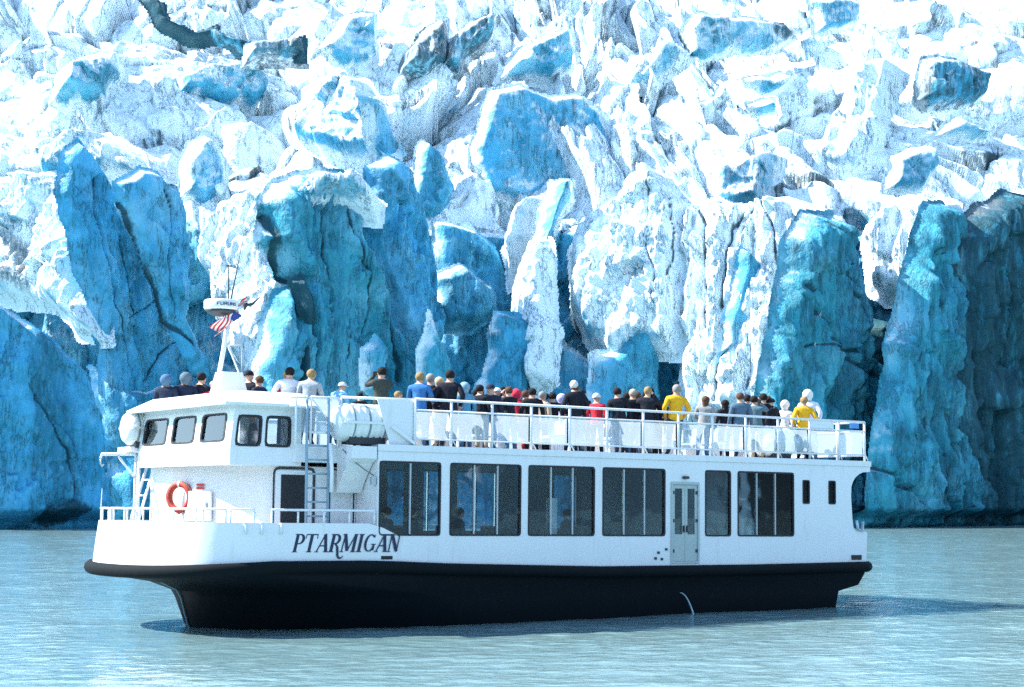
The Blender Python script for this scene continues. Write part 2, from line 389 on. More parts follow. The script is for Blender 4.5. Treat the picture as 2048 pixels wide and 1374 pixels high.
def build_ice_slope():
    Y0 = 178.0
    rows = []
    for z in np.arange(-2.5, 29, 0.22): rows.append((Y0 + 0.10 * z, z, 0.0))
    yb, zb = rows[-1][:2]
    for d in np.arange(0.15, 64, 0.145): rows.append((yb + d * math.cos(0.66), zb + d * math.sin(0.66), min(1.0, d / 5.0)))
    yb, zb = rows[-1][:2]
    for d in np.arange(2, 260, 3.0): rows.append((yb + d * math.cos(0.28), zb + d * math.sin(0.28), 1.0))
    rows = np.array(rows, np.float32)
    U = np.concatenate([np.arange(-190, -56, 1.6), np.arange(-56, 56, 0.125), np.arange(56, 190, 1.6)]).astype(np.float32)
    T = np.concatenate([[0], np.cumsum(np.hypot(np.diff(rows[:, 0]), np.diff(rows[:, 1])))]).astype(np.float32)
    UU, TT = np.meshgrid(U, T); YB = rows[:, 0][:, None] + 0 * UU; ZB = rows[:, 1][:, None] + 0 * UU; sl = rows[:, 2][:, None] + 0 * UU
    XX = UU * (YB / Y0)
    X, Tt = XX, TT
    sk = X + 0.7 * Tt * sstep(-10, 35, X)                # on the right the fins lean over to the left as they come down
    big = facets(sk, Tt, 12.0, 3.0, 11, 1.25, 0.25, 1.1, 0.6); gap1 = facets.gap
    mid = facets(sk, Tt, 5.4, 1.25, 21, 1.15, 0.3, 1.2, 0.7); gap2 = facets.gap
    sm = facets(sk, Tt, 1.8, 0.42, 31, 1.5, 0.25, 1.3, 0.7)
    tiny = facets(X, Tt, 0.62, 0.13, 41, 1.4, 0.3, 0.9, 0.5)
    ext = 1.3 * fbm(sk / 7.0, Tt / 14, None, 3, 75, 0.45, True) + 2.4 * fbm(X / 26, Tt / 18, None, 3, 71) + 0.45 * fbm(X / 3.4, Tt / 3.4, None, 4, 81, 0.42)
    flute = 1.5 * fbm(X / 2.6, Tt / 16, None, 4, 91) + 0.35 * fbm(X / 0.6, Tt / 3, None, 3, 95, ridged=True)
    rubble = sstep(0.0, 0.5, fbm(X / 9, Tt / 6, None, 3, 101))
    D = sl * (1.25 * big + mid * (0.75 + 0.45 * rubble) + sm * (0.08 + 0.6 * rubble) + tiny * (0.04 + 0.4 * rubble) + ext) + (1 - sl) * (0.7 * big + 0.6 * mid + flute + 0.4 * tiny)
    nx = 0.0; ny = -(1 - sl) - sl * 0.72; nz = sl * 0.70
    # the blocks lean left or right too
    lean = 0.55 * sl * fbm(X / 8, Tt / 8, None, 2, 131)
    P = np.stack([XX + lean * D, YB + ny * D - Y0, ZB + nz * D], -1)
    dirtband = sstep(0.15, 0.6, fbm(X / 15, Tt / 7, None, 4, 151)) * sl
    crust = 0.30 + 0.66 * sl + 0.26 * fbm(X / 7, Tt / 5, None, 3, 161)
    silt_shade = (0.5 * gap1 + 0.5 * gap2) * sstep(0.0, 0.5, fbm(X / 8, Tt / 6, None, 2, 181)) * sl + 0.10 * sl * sstep(-5, 30, X) + 0.34 * (1 - sl)  # silty gaps and dirtier right; cliff part darkened to paint shade between columns
    o = grid_mesh('ice_slope', P, np.ones(XX.shape, bool), {'crust': crust, 'grime_shade': 0.02 + 0.34 * dirtband + silt_shade, 'tint': 0.6 + 0.4 * fbm(X / 12, Tt / 12, None, 2, 171)}, ICE, GLACIER)
build_ice_slope()

CP, SP = math.cos(PITCH), math.sin(PITCH)
def ray(x, y):
    u, v = (x - 1024) / FPX, (687 - y) / FPX
    return np.array([u, CP - v * SP, SP + v * CP])

def serac(name, poly, D, yaw=0, lean=5, T=3.0, r=2.0, res=0.15, crust=0.4, tint=0.7, grime_shade=0.0, rough=1.0, flute=0.6, fac=0.6, seed=1, cracks=(), stains=(), edge=0.5, pw=2.0):
    """one block or buttress of ice at its own distance D, facing yaw (degrees, + to the right), T metres thick"""
    if yaw < -5: yaw -= 14; lean += 8
    ya, le = math.radians(yaw), math.radians(lean)
    n = np.array([math.sin(ya) * math.cos(le), -math.cos(ya) * math.cos(le), math.sin(le)]); e1 = np.array([math.cos(ya), math.sin(ya), 0]); e2 = np.cross(n, e1)
    O = np.array([0, 0, CAM_H]); poly = np.array(poly, float); cc = poly.mean(0); r = max(r, 1.0) * (0.62 if D < 182 and yaw > 20 else 1.0)
    rc = ray(*cc); Pc = O + rc * (D / rc[1])
    def pl(q):
        d = ray(*q); t = ((Pc - O) @ n) / (d @ n); p = O + d * t - Pc
        return p @ e1, p @ e2
    pg = np.array([pl(q) for q in poly])
    a = np.arange(pg[:, 0].min() - 0.8, pg[:, 0].max() + 0.8, res, dtype=np.float32); bb = np.arange(pg[:, 1].min() - 0.8, pg[:, 1].max() + 0.8, res, dtype=np.float32)
    A, B = np.meshgrid(a, bb)
    ox, oy = seed * 31.7, seed * 17.1
    Aw = A + edge * fbm(A / 2.6 + ox, B / 2.6 + oy, None, 2, seed) + 0.03 * vnoise(A / 0.7, B / 0.7, None, seed); Bw = B + edge * fbm(A / 2.6 + ox, B / 2.6 + oy, None, 2, seed + 7)
    def sdf(pts, closed=True):
        d = np.full(A.shape, 1e9, np.float32); ins = np.zeros(A.shape, bool); m = len(pts)
        for i in range(m if closed else m - 1):
            p, q = pts[i], pts[(i + 1) % m]; ex, ey = q - p; L2 = ex * ex + ey * ey + 1e-9
            t_ = np.clip(((Aw - p[0]) * ex + (Bw - p[1]) * ey) / L2, 0, 1)
            d = np.minimum(d, np.hypot(Aw - p[0] - t_ * ex, Bw - p[1] - t_ * ey))
            if closed:
                c = (p[1] > Bw) != (q[1] > Bw)
                with np.errstate(divide='ignore', invalid='ignore'): xi = p[0] + (Bw - p[1]) / (q[1] - p[1] + 1e-12) * ex
                ins ^= c & (Aw < xi)
        return np.where(ins, d, -d) if closed else d
    sd = sdf(pg)
    s_ = np.clip(sd / r, 0, 1); T = min(T, 1.6 * r) if abs(yaw) > 20 else T; w_ = -T * (1 - sstep(0.0, 1.0, s_ ** 0.8))
    soft = sstep(0, 2.2, sd)
    X, Yv = A + ox, B + oy
    w_ = w_ + soft * (rough * 0.75 * fbm(X / 2.4, Yv / 3.2, None, 5, seed + 3, 0.55) + flute * (1.25 * fbm(X / 2.0, Yv / 13, None, 3, seed + 5) + 0.42 * fbm(X / 0.6, Yv / 5.5, None, 3, seed + 9, ridged=True))
              + (0.25 + fac) * facets(X, Yv, 3.4, 0.8, seed + 13, 1.5, 0.25, 1.6, 0.6) + (0.2 + fac) * 0.6 * facets(X, Yv, 1.2, 0.30, seed + 23, 1.5, 0.25, 1.5, 0.6))
    w_ = w_ + 0.05 * rough * fbm(X / 0.3, Yv / 0.35, None, 2, seed + 33)
    zz = Pc[2] + B * e2[2]; w_ = w_ - 2.4 * sstep(1.7, 0.7, zz)                 # wave-cut notch at the waterline
    gr = np.full(A.shape, grime_shade, np.float32)  # real dirt on some blocks, shade painted into the colour on others
    for (pts, wd, dp) in cracks:
        d = sdf(np.array([pl(q) for q in pts]), False); k = np.exp(-(d / wd) ** 2)
        w_ = w_ - dp * k; gr = np.maximum(gr, 1.0 * np.exp(-(d / (wd * 0.75)) ** 2))  # dirt in the crack, dark enough to paint its shade as well
    for (pts, amt) in stains:
        d = sdf(np.array([pl(q) for q in pts])); gr = np.maximum(gr, amt * sstep(-0.8, 0.8, d))
    P = Pc + A[..., None] * e1 + B[..., None] * e2 + w_[..., None] * n
    P[..., 1] -= 178.0
    cr = crust + 0.22 * fbm(X / 5, Yv / 5, None, 3, seed + 43)
    skin = 0.62 * sstep(0.62, 0.1, s_ * (r / max(r, 1.6)) + 0.35 * fbm(X / 1.6, Yv / 2.2, None, 3, seed + 47)) * sstep(1.0, 6.0, zz)   # weathered white skin round the fresh blue faces, also painting sunlit rims
    acx = 0.5 * (pg[:, 0].min() + pg[:, 0].max()); cr = cr + skin * ((0.2 + (0.75 if yaw < 45 else 0.25) * sstep(acx + 1.0, acx - 1.5, A)) if D < 180 and yaw > 20 else 1.0)  # whiter towards the left, painting the side that catches the sun
    return grid_mesh(name, P, sd > -0.3, {'crust': cr, 'grime_shade': gr, 'tint': np.clip(tint + 0.25 * fbm(X / 6, Yv / 8, None, 2, seed + 53), 0, 1)}, ICE, GLACIER)

def build_seracs():
    N = 'serac'
    # ---- icefall blocks above the cliff
    serac(N, [(950, 290), (975, 215), (985, 165), (1050, 160), (1110, 190), (1165, 185), (1215, 220), (1232, 300), (1190, 345), (1130, 385), (1060, 400), (980, 380), (950, 330)], 191.5, 24, 4, 5, 1.0, 0.16, 0.42, 0.75, 0.0, 0.5, 0.1, 0.15, 1,
          stains=(([(1125, 200), (1165, 195), (1160, 250), (1125, 320), (1100, 320), (1110, 260)], 0.55),))
    serac(N, [(560, 260), (600, 190), (640, 130), (700, 125), (745, 180), (765, 260), (775, 320), (700, 310), (620, 300)], 184.5, -14, 12, 4, 2.0, 0.16, 0.62, 0.8, 0.0, 0.9, 0.1, 0.6, 2)
    serac(N, [(738, 170), (770, 200), (800, 270), (835, 310), (810, 330), (770, 318), (752, 270)], 182.5, 58, 0, 4, 0.8, 0.15, 0.30, 0.9, 0.0, 0.4, 0.2, 0.2, 3)
    serac(N, [(355, 135), (420, 112), (490, 106), (540, 122), (560, 160), (530, 207), (440, 195), (360, 175)], 202.5, 20, 8, 4, 1.2, 0.18, 0.55, 0.7, 0.05, 0.5, 0.1, 0.3, 4)
    serac(N, [(362, 310), (385, 270), (420, 256), (447, 275), (468, 315), (462, 375), (420, 405), (370, 385)], 180.5, 22, 5, 4, 2.4, 0.16, 0.53, 0.9, 0.0, 0.5, 0.1, 0.1, 5)
    serac(N, [(1385, 110), (1380, 50), (1400, 20), (1500, 25), (1580, 40), (1610, 70), (1560, 105), (1480, 95), (1420, 115)], 204.5, 26, 4, 4, 1.0, 0.2, 0.52, 0.5, 0.0, 0.6, 0.2, 0.3, 6,
          stains=(([(1550, 10), (1610, 10), (1620, 70), (1570, 90), (1545, 60)], 0.7),), cracks=(([(1375, 50), (1400, 118)], 0.25, 0.8),))
    serac(N, [(1630, -10), (1730, -10), (1725, 55), (1640, 60)], 210.5, 26, 4, 4, 1.0, 0.2, 0.52, 0.7, 0.0, 0.5, 0.1, 0.2, 7)
    serac(N, [(1865, 110), (1900, 100), (1960, 120), (2000, 140), (1990, 200), (1940, 205), (1870, 215), (1850, 200)], 194.5, 34, 2, 4, 1.2, 0.18, 0.5, 0.4, 0.55, 0.9, 0.7, 0.5, 8)
    serac(N, [(1885, 270), (1930, 225), (1975, 245), (2010, 272), (1960, 275)], 185.5, 35, 2, 3, 0.8, 0.16, 0.49, 0.7, 0.2, 0.6, 0.1, 0.5, 9)
    serac(N, [(1500, 150), (1560, 140), (1605, 145), (1590, 175), (1545, 182), (1510, 170)], 199.5, 30, 0, 3, 0.8, 0.18, 0.5, 0.8, 0.0, 0.4, 0.1, 0.2, 10)
    serac(N, [(1505, 200), (1560, 190), (1572, 230), (1520, 230)], 194.5, 25, 0, 3, 0.8, 0.18, 0.54, 0.8, 0.0, 0.4, 0.1, 0.2, 11)
    serac(N, [(870, 130), (900, 60), (960, 10), (1010, 10), (1000, 60), (950, 100), (930, 140)], 205.5, 12, 8, 4, 1.4, 0.2, 0.59, 0.4, 0.6, 0.8, 1.0, 0.5, 12)
    serac(N, [(795, 140), (810, 90), (850, 40), (900, 20), (910, 70), (905, 125), (850, 150)], 204.5, 10, 6, 4, 1.4, 0.2, 0.59, 0.4, 0.64, 0.9, 1.1, 0.6, 13)
    serac(N, [(490, 115), (500, 65), (560, 55), (615, 60), (620, 118), (560, 112)], 199.5, 15, 4, 4, 1.2, 0.18, 0.59, 0.5, 0.58, 0.8, 1.0, 0.6, 14, stains=(([(575, 60), (605, 62), (618, 118), (585, 118)], 1.0),))
    serac(N, [(280, -20), (330, -10), (345, 25), (395, 48), (440, 35), (432, 72), (390, 80), (350, 60), (315, 40)], 212.0, 15, 10, 2.5, 1.0, 0.2, -0.3, 0.3, 1.15, 1.2, 0.4, 1.0, 15)
    serac(N, [(425, 45), (470, 62), (505, 70), (498, 118), (470, 100), (432, 78)], 209, 15, 6, 2, 1.0, 0.2, -0.2, 0.3, 0.62, 1.0, 0.6, 0.8, 55)
    serac(N, [(572, 66), (606, 62), (618, 120), (590, 116)], 200.5, 12, 2, 1.5, 1.0, 0.18, -0.3, 0.3, 1.1, 1.0, 1.0, 0.6, 56)
    serac(N, [(1010, 140), (1060, 70), (1150, 30), (1170, 110), (1120, 150)], 203.5, 18, 10, 4, 1.6, 0.2, 0.59, 0.6, 0.28, 0.9, 0.4, 0.6, 16)
    serac(N, [(1235, 160), (1260, 100), (1340, 60), (1380, 90), (1350, 120), (1290, 165)], 201.5, -8, 16, 4, 1.6, 0.2, 0.75, 0.6, 0.1, 0.9, 0.4, 0.6, 17, stains=(([(1285, 40), (1325, 50), (1320, 110), (1285, 105)], 0.7),))
    serac(N, [(1600, 330), (1640, 230), (1690, 130), (1760, 90), (1800, 110), (1770, 200), (1740, 280), (1690, 340)], 193.5, -16, 22, 4, 2.0, 0.18, 0.85, 0.6, 0.05, 0.9, 0.8, 0.6, 18)
    serac(N, [(1400, 400), (1430, 320), (1520, 280), (1560, 270), (1540, 330), (1530, 390), (1470, 410)], 182, -6, 16, 4, 1.6, 0.16, 0.6, 0.6, 0.05, 0.9, 0.5, 0.6, 19)
    serac(N, [(1780, 380), (1800, 310), (1880, 280), (1890, 330), (1860, 380)], 184, 28, 2, 3, 1.0, 0.16, 0.49, 0.5, 0.25, 0.7, 0.3, 0.5, 20)
    serac(N, [(640, 90), (700, 20), (760, 15), (770, 110), (740, 130), (680, 120)], 206.5, 22, 6, 4, 1.2, 0.2, 0.56, 0.5, 0.12, 0.7, 0.4, 0.4, 21)
    serac(N, [(100, 180), (115, 110), (160, 85), (240, 80), (260, 140), (215, 190), (150, 200)], 195.5, 14, 8, 4, 2.0, 0.18, 0.59, 0.5, 0.30, 0.9, 1.0, 0.6, 22)
    serac(N, [(40, 290), (90, 250), (180, 235), (250, 270), (290, 330), (230, 345), (150, 330), (60, 340)], 184, -12, 14, 4, 2.0, 0.16, 0.75, 0.7, 0.05, 0.9, 0.6, 0.6, 23)
    # ---- cliff: left
    serac(N, [(-60, 330), (40, 320), (120, 330), (150, 420), (168, 560), (175, 660), (120, 650), (60, 600), (-60, 580)], 167, -22, 12, 5, 2.0, 0.15, 0.92, 0.7, 0.1, 1.1, 1.2, 0.7, 24, stains=(([(5, 460), (40, 455), (50, 540), (30, 600), (0, 560)], 0.6),))
    serac(N, [(125, 380), (145, 300), (165, 270), (195, 300), (235, 380), (290, 500), (345, 640), (405, 690), (450, 790), (430, 900), (300, 900), (215, 780), (200, 640), (165, 540), (140, 450)], 163, 48, 4, 5, 1.2, 0.15, 0.02, 0.92, 0.08, 0.5, 0.5, 0.15, 25,
          cracks=(([(190, 350), (200, 480), (240, 620), (260, 720), (275, 800)], 0.14, 0.5), ([(235, 470), (265, 580), (285, 700)], 0.10, 0.35), ([(260, 640), (330, 590), (345, 560)], 0.10, 0.3), ([(290, 760), (340, 690), (390, 660)], 0.16, 0.4)))
    serac(N, [(240, 360), (290, 332), (330, 342), (362, 380), (378, 430), (388, 560), (385, 640), (440, 760), (400, 740), (345, 630), (290, 490), (250, 420)], 161, 46, 4, 5, 1.0, 0.15, 0.06, 0.95, 0.08, 0.5, 0.4, 0.15, 26,
          cracks=(([(330, 370), (342, 430), (338, 520), (342, 580), (360, 640)], 0.12, 0.35), ([(250, 400), (285, 480), (320, 560), (350, 640), (395, 690)], 0.28, 0.8)), stains=(([(328, 380), (348, 375), (350, 420), (335, 415)], 0.6),))
    serac(N, [(-80, 560), (0, 590), (75, 635), (150, 690), (195, 740), (225, 830), (250, 1000), (265, 1080), (-80, 1080)], 152, 44, 6, 6, 2.4, 0.14, 0.02, 0.98, 0.16, 0.9, 0.5, 0.3, 27,
          stains=(([(90, 1010), (150, 985), (190, 1020), (170, 1045), (90, 1045)], 0.9), ([(150, 690), (195, 700), (190, 770), (160, 740)], 0.55)), cracks=(([(215, 770), (228, 880), (248, 1000)], 0.2, 0.8), ([(60, 780), (140, 900), (150, 980)], 0.15, 0.4)))
    serac(N, [(190, 730), (260, 770), (440, 760), (520, 830), (500, 1085), (250, 1085), (230, 900)], 164, 36, 4, 5, 2.0, 0.16, 0.02, 0.85, 0.3, 0.8, 0.6, 0.25, 28)
    # ---- bright buttress left of the column
    serac(N, [(385, 430), (440, 395), (500, 360), (560, 350), (570, 440), (560, 500), (605, 535), (610, 560), (560, 610), (520, 680), (490, 780), (440, 720), (400, 640), (380, 540)], 168, -20, 16, 5, 2.2, 0.15, 1.04, 0.7, 0.03, 1.0, 0.9, 0.7, 29)
    serac(N, [(470, 620), (510, 600), (530, 660), (525, 800), (480, 800), (470, 720)], 163, -24, 8, 3, 1.0, 0.15, 0.97, 0.5, 0.1, 0.9, 0.8, 0.7, 30)
    # ---- central column
    serac(N, [(550, 470), (556, 400), (590, 345), (650, 330), (735, 332), (765, 390), (745, 470), (790, 560), (835, 690), (880, 740), (905, 860), (500, 860), (560, 720), (610, 560), (575, 500)], 158, 42, 2, 7, 3.2, 0.13, 0.10, 0.22, 0.24, 1.0, 1.2, 0.5, 31,
          cracks=(([(562, 420), (578, 480), (602, 540), (625, 560)], 0.4, 1.2), ([(628, 600), (640, 700), (632, 800)], 0.3, 1.0), ([(760, 520), (785, 640), (800, 760)], 0.22, 0.8), ([(660, 420), (652, 500), (668, 560)], 0.16, 0.5), ([(700, 640), (690, 720)], 0.12, 0.4), ([(720, 500), (735, 620), (728, 720), (735, 790)], 0.18, 0.6), ([(690, 380), (700, 470), (720, 540)], 0.2, 0.6)))
    serac(N, [(555, 410), (560, 370), (600, 335), (650, 322), (720, 325), (758, 350), (755, 400), (700, 395), (650, 385), (600, 400)], 156.5, -2, 30, 4, 1.6, 0.13, 0.84, 0.4, 0.22, 1.1, 0.8, 1.0, 32)
    serac(N, [(520, 830), (530, 720), (548, 640), (575, 575), (612, 568), (626, 640), (610, 720), (595, 780), (600, 860), (520, 860)], 154, 38, 4, 4, 2.6, 0.13, 0.10, 0.2, 0.02, 0.8, 0.6, 0.2, 33, stains=(([(600, 640), (630, 640), (625, 700), (602, 700)], 0.8),))
    serac(N, [(735, 700), (752, 665), (775, 690), (778, 740), (760, 790), (740, 780)], 156, 25, 4, 2, 1.2, 0.13, 0.1, 0.4, 0.0, 0.6, 0.3, 0.2, 34)
    # blue flank and spires right of the column
    serac(N, [(745, 450), (760, 330), (800, 300), (840, 320), (862, 400), (880, 480), (905, 640), (900, 700), (830, 690), (790, 580)], 166, 50, 2, 5, 1.8, 0.15, 0.12, 0.9, 0.2, 1.0, 1.2, 0.5, 35)
    serac(N, [(830, 420), (845, 300), (862, 275), (890, 300), (925, 380), (900, 420), (870, 430)], 172, 36, 6, 4, 1.4, 0.15, 0.25, 0.7, 0.25, 1.0, 0.7, 0.7, 36)
    serac(N, [(870, 620), (880, 540), (930, 525), (1000, 560), (1012, 620), (960, 660), (900, 660)], 172, 26, 6, 4, 2.0, 0.15, 0.12, 0.95, 0.0, 0.9, 0.5, 0.4, 37)
    serac(N, [(840, 830), (850, 690), (870, 615), (890, 660), (905, 720), (915, 830)], 157, 24, 4, 3, 1.4, 0.13, 0.2, 0.15, 0.1, 0.8, 0.9, 0.4, 38)
    serac(N, [(865, 840), (870, 620), (880, 440), (960, 450), (1010, 500), (1040, 620), (1090, 680), (1085, 840)], 177, 30, 2, 4, 1.5, 0.17, 0.02, 0.85, 0.34, 1.0, 1.0, 0.5, 39)
    # lit knife edge and the lobe below
    serac(N, [(1000, 620), (1028, 510), (1052, 462), (1080, 465), (1092, 560), (1095, 660), (1085, 760), (1040, 790), (1015, 700)], 168, -24, 8, 4, 1.2, 0.15, 1.02, 0.5, 0.05, 0.9, 0.8, 0.5, 40)
    serac(N, [(950, 830), (985, 720), (1010, 620), (1050, 625), (1082, 650), (1085, 700), (1055, 830)], 166, 26, 4, 4, 1.5, 0.15, 0.05, 0.7, 0.0, 0.7, 0.8, 0.2, 41)
    serac(N, [(1060, 840), (1080, 720), (1085, 620), (1070, 500), (1090, 400), (1115, 335), (1160, 335), (1172, 375), (1130, 430), (1105, 520), (1110, 610), (1150, 670), (1190, 700), (1235, 750), (1240, 840)], 170, 10, 8, 4, 1.6, 0.15, 0.35, 0.9, 0.0, 0.8, 0.6, 0.3, 42)
    serac(N, [(985, 480), (1020, 400), (1060, 365), (1085, 380), (1060, 440), (1030, 510), (1000, 560)], 176, -16, 14, 4, 1.5, 0.16, 0.87, 0.6, 0.05, 0.9, 0.6, 0.5, 43)
    # bright dimpled cliff
    serac(N, [(1112, 470), (1135, 420), (1200, 370), (1255, 318), (1320, 315), (1365, 380), (1360, 560), (1345, 680), (1280, 680), (1225, 730), (1165, 680), (1115, 600)], 169.3, -10, 14, 5, 2.4, 0.15, 0.86, 0.9, 0.03, 1.2, 0.6, 0.6, 44,
          cracks=(([(1128, 440), (1122, 540), (1120, 600), (1135, 650), (1180, 690)], 0.24, 0.9), ([(1330, 380), (1338, 460), (1326, 540)], 0.12, 0.5), ([(1295, 360), (1288, 460), (1300, 540), (1305, 600)], 0.12, 0.4)))
    serac(N, [(1195, 840), (1205, 710), (1235, 690), (1265, 650), (1300, 640), (1335, 700), (1345, 840)], 166, 28, 4, 4, 2.0, 0.15, 0.04, 0.6, 0.2, 0.8, 0.9, 0.3, 45)
    # right columns; turned-away faces darkened in colour to paint their shade
    serac(N, [(1335, 850), (1338, 640), (1335, 480), (1345, 390), (1410, 360), (1480, 375), (1540, 355), (1620, 385), (1640, 470), (1615, 560), (1590, 700), (1560, 850)], 165, -13, 11, 6, 2.4, 0.14, 1.0, 0.4, 0.27, 1.0, 1.4, 0.7, 46,
          cracks=(([(1395, 380), (1404, 450), (1399, 520), (1410, 600), (1413, 660)], 0.2, 0.8), ([(1478, 405), (1460, 470), (1452, 540), (1440, 620), (1444, 700), (1430, 800)], 0.24, 0.9), ([(1505, 400), (1486, 440), (1474, 500)], 0.16, 0.6), ([(1512, 385), (1535, 420), (1548, 480), (1562, 540)], 0.2, 0.8), ([(1420, 372), (1448, 398), (1500, 392)], 0.16, 0.5), ([(1504, 690), (1492, 780)], 0.14, 0.5), ([(1362, 420), (1372, 520), (1366, 620)], 0.1, 0.4), ([(1590, 420), (1580, 500), (1586, 580)], 0.14, 0.5)), stains=(([(1316, 520), (1332, 490), (1334, 545), (1318, 560)], 0.9),))
    serac(N, [(1452, 720), (1456, 640), (1480, 560), (1500, 495), (1545, 525), (1556, 600), (1530, 650), (1490, 690)], 163.2, 34, 2, 2.5, 1.2, 0.14, 0.05, 0.65, 0.05, 0.7, 0.5, 0.2, 47)
    serac(N, [(1545, 850), (1585, 640), (1612, 480), (1650, 420), (1715, 425), (1732, 500), (1745, 640), (1775, 740), (1792, 1080), (1540, 1080)], 160, 48, 0, 6, 2.6, 0.14, 0.10, 0.1, 0.44, 1.0, 1.9, 0.4, 48,
          cracks=(([(1618, 570), (1645, 640), (1690, 720), (1735, 790)], 0.3, 0.8), ([(1655, 430), (1690, 500), (1712, 590)], 0.22, 0.7), ([(1735, 880), (1738, 960), (1728, 1040)], 0.16, 0.5), ([(1620, 690), (1660, 700), (1700, 705)], 0.15, 0.4), ([(1690, 540), (1720, 660), (1760, 760)], 0.2, 0.5)))
    serac(N, [(1550, 760), (1575, 680), (1600, 560), (1612, 490), (1622, 560), (1605, 660), (1585, 760), (1565, 820)], 158.5, -34, 6, 2.5, 0.9, 0.14, 1.02, 0.4, 0.05, 0.8, 0.8, 0.4, 49)
    serac(N, [(585, 560), (612, 545), (640, 600), (636, 700), (625, 840), (590, 840), (610, 740), (632, 660)], 155.2, 34, 0, 1.5, 1.0, 0.13, -0.5, 0.2, 1.0, 1.0, 1.2, 0.5, 54)  # dark slab added to paint the shaded cleft beside the central column
    serac(N, [(1720, 1080), (1738, 640), (1790, 625), (1830, 690), (1825, 1080)], 171, 20, 2, 4, 1.5, 0.17, -0.5, 0.0, 0.9, 1.2, 1.6, 0.7, 50)  # gully between columns, its deep shade painted into the colour
    serac(N, [(1705, 470), (1730, 400), (1790, 370), (1850, 370), (1905, 380), (1900, 450), (1860, 540), (1800, 590), (1750, 590), (1715, 560)], 167, -16, 10, 5, 2.0, 0.15, 0.97, 0.4, 0.18, 1.0, 1.4, 0.6, 51)
    serac(N, [(1785, 1080), (1790, 900), (1820, 700), (1850, 560), (1870, 480), (1900, 400), (1935, 400), (1958, 470), (1950, 620), (1940, 720), (1965, 1080)], 161, 48, 0, 6, 2.6, 0.14, 0.06, 0.1, 0.46, 1.0, 1.9, 0.35, 52,
          cracks=(([(1792, 930), (1830, 980), (1848, 1045)], 0.3, 1.0), ([(1900, 480), (1880, 560), (1892, 660)], 0.16, 0.5), ([(1860, 640), (1846, 740), (1850, 860)], 0.12, 0.4), ([(1880, 900), (1872, 1000)], 0.12, 0.3)), stains=(([(1880, 420), (1930, 420), (1940, 520), (1890, 530)], 0.5),))
    serac(N, [(1935, 1080), (1948, 720), (1955, 470), (1990, 410), (2050, 380), (2140, 400), (2140, 1080)], 166, 42, 0, 6, 2.6, 0.15, 0.0, 0.1, 0.8, 1.2, 1.4, 0.6, 53,
          cracks=(([(1960, 560), (1966, 640), (1975, 780), (1990, 900)], 0.35, 1.0), ([(2020, 440), (2024, 560), (2030, 760)], 0.3, 0.8), ([(1985, 620), (2040, 610)], 0.2, 0.6), ([(2000, 860), (2008, 1000)], 0.25, 0.6)))
build_seracs()

# ------------------------------------------------------------------ the boat: x aft from the bow, y to starboard, z up, centre line y = 0
TH, HP, HH = math.radians(34.565), math.radians(0.865), math.radians(0.2)
Rp = Matrix(((math.cos(HP), 0, math.sin(HP)), (0, 1, 0), (-math.sin(HP), 0, math.cos(HP))))
Rh = Matrix(((1, 0, 0), (0, math.cos(HH), math.sin(HH)), (0, -math.sin(HH), math.cos(HH))))
BM = Matrix.Translation((-9.7987, 39.887, 0)) @ (Matrix.Rotation(TH, 3, 'Z') @ Rp @ Rh).to_4x4() @ Matrix.Translation((0, -0.3, 0.211))
TUMBLE = 0.0178                                    # the sides lean in a little towards the top
BOAT = empty('tour_boat', BM)
tag(BOAT, 'white double-deck tour boat with black hull in front of the glacier', 'tour boat')
HB = 3.3

def outline(x0, xs, b, xa, n=2.4, k=26, m=10):
    """half outline port side, from the stern at xa forward to the bow tip x0"""
    pts = [(xa + (xs - xa) * i / m, -b) for i in range(m)]
    for i in range(k + 1):
        f = math.pi / 2 * i / k; pts.append((xs - (xs - x0) * math.sin(f) ** (2 / n), -b * max(0.0, math.cos(f)) ** (2 / n)))
    return pts
def rub_z(x): return np.interp(x, [0.7, 2, 3.2, 5.7, 7.7, 12, 16.9, 20.5, 21.3], [1.12, 1.21, 1.27, 1.27, 1.19, 1.09, 1.10, 1.14, 1.15])

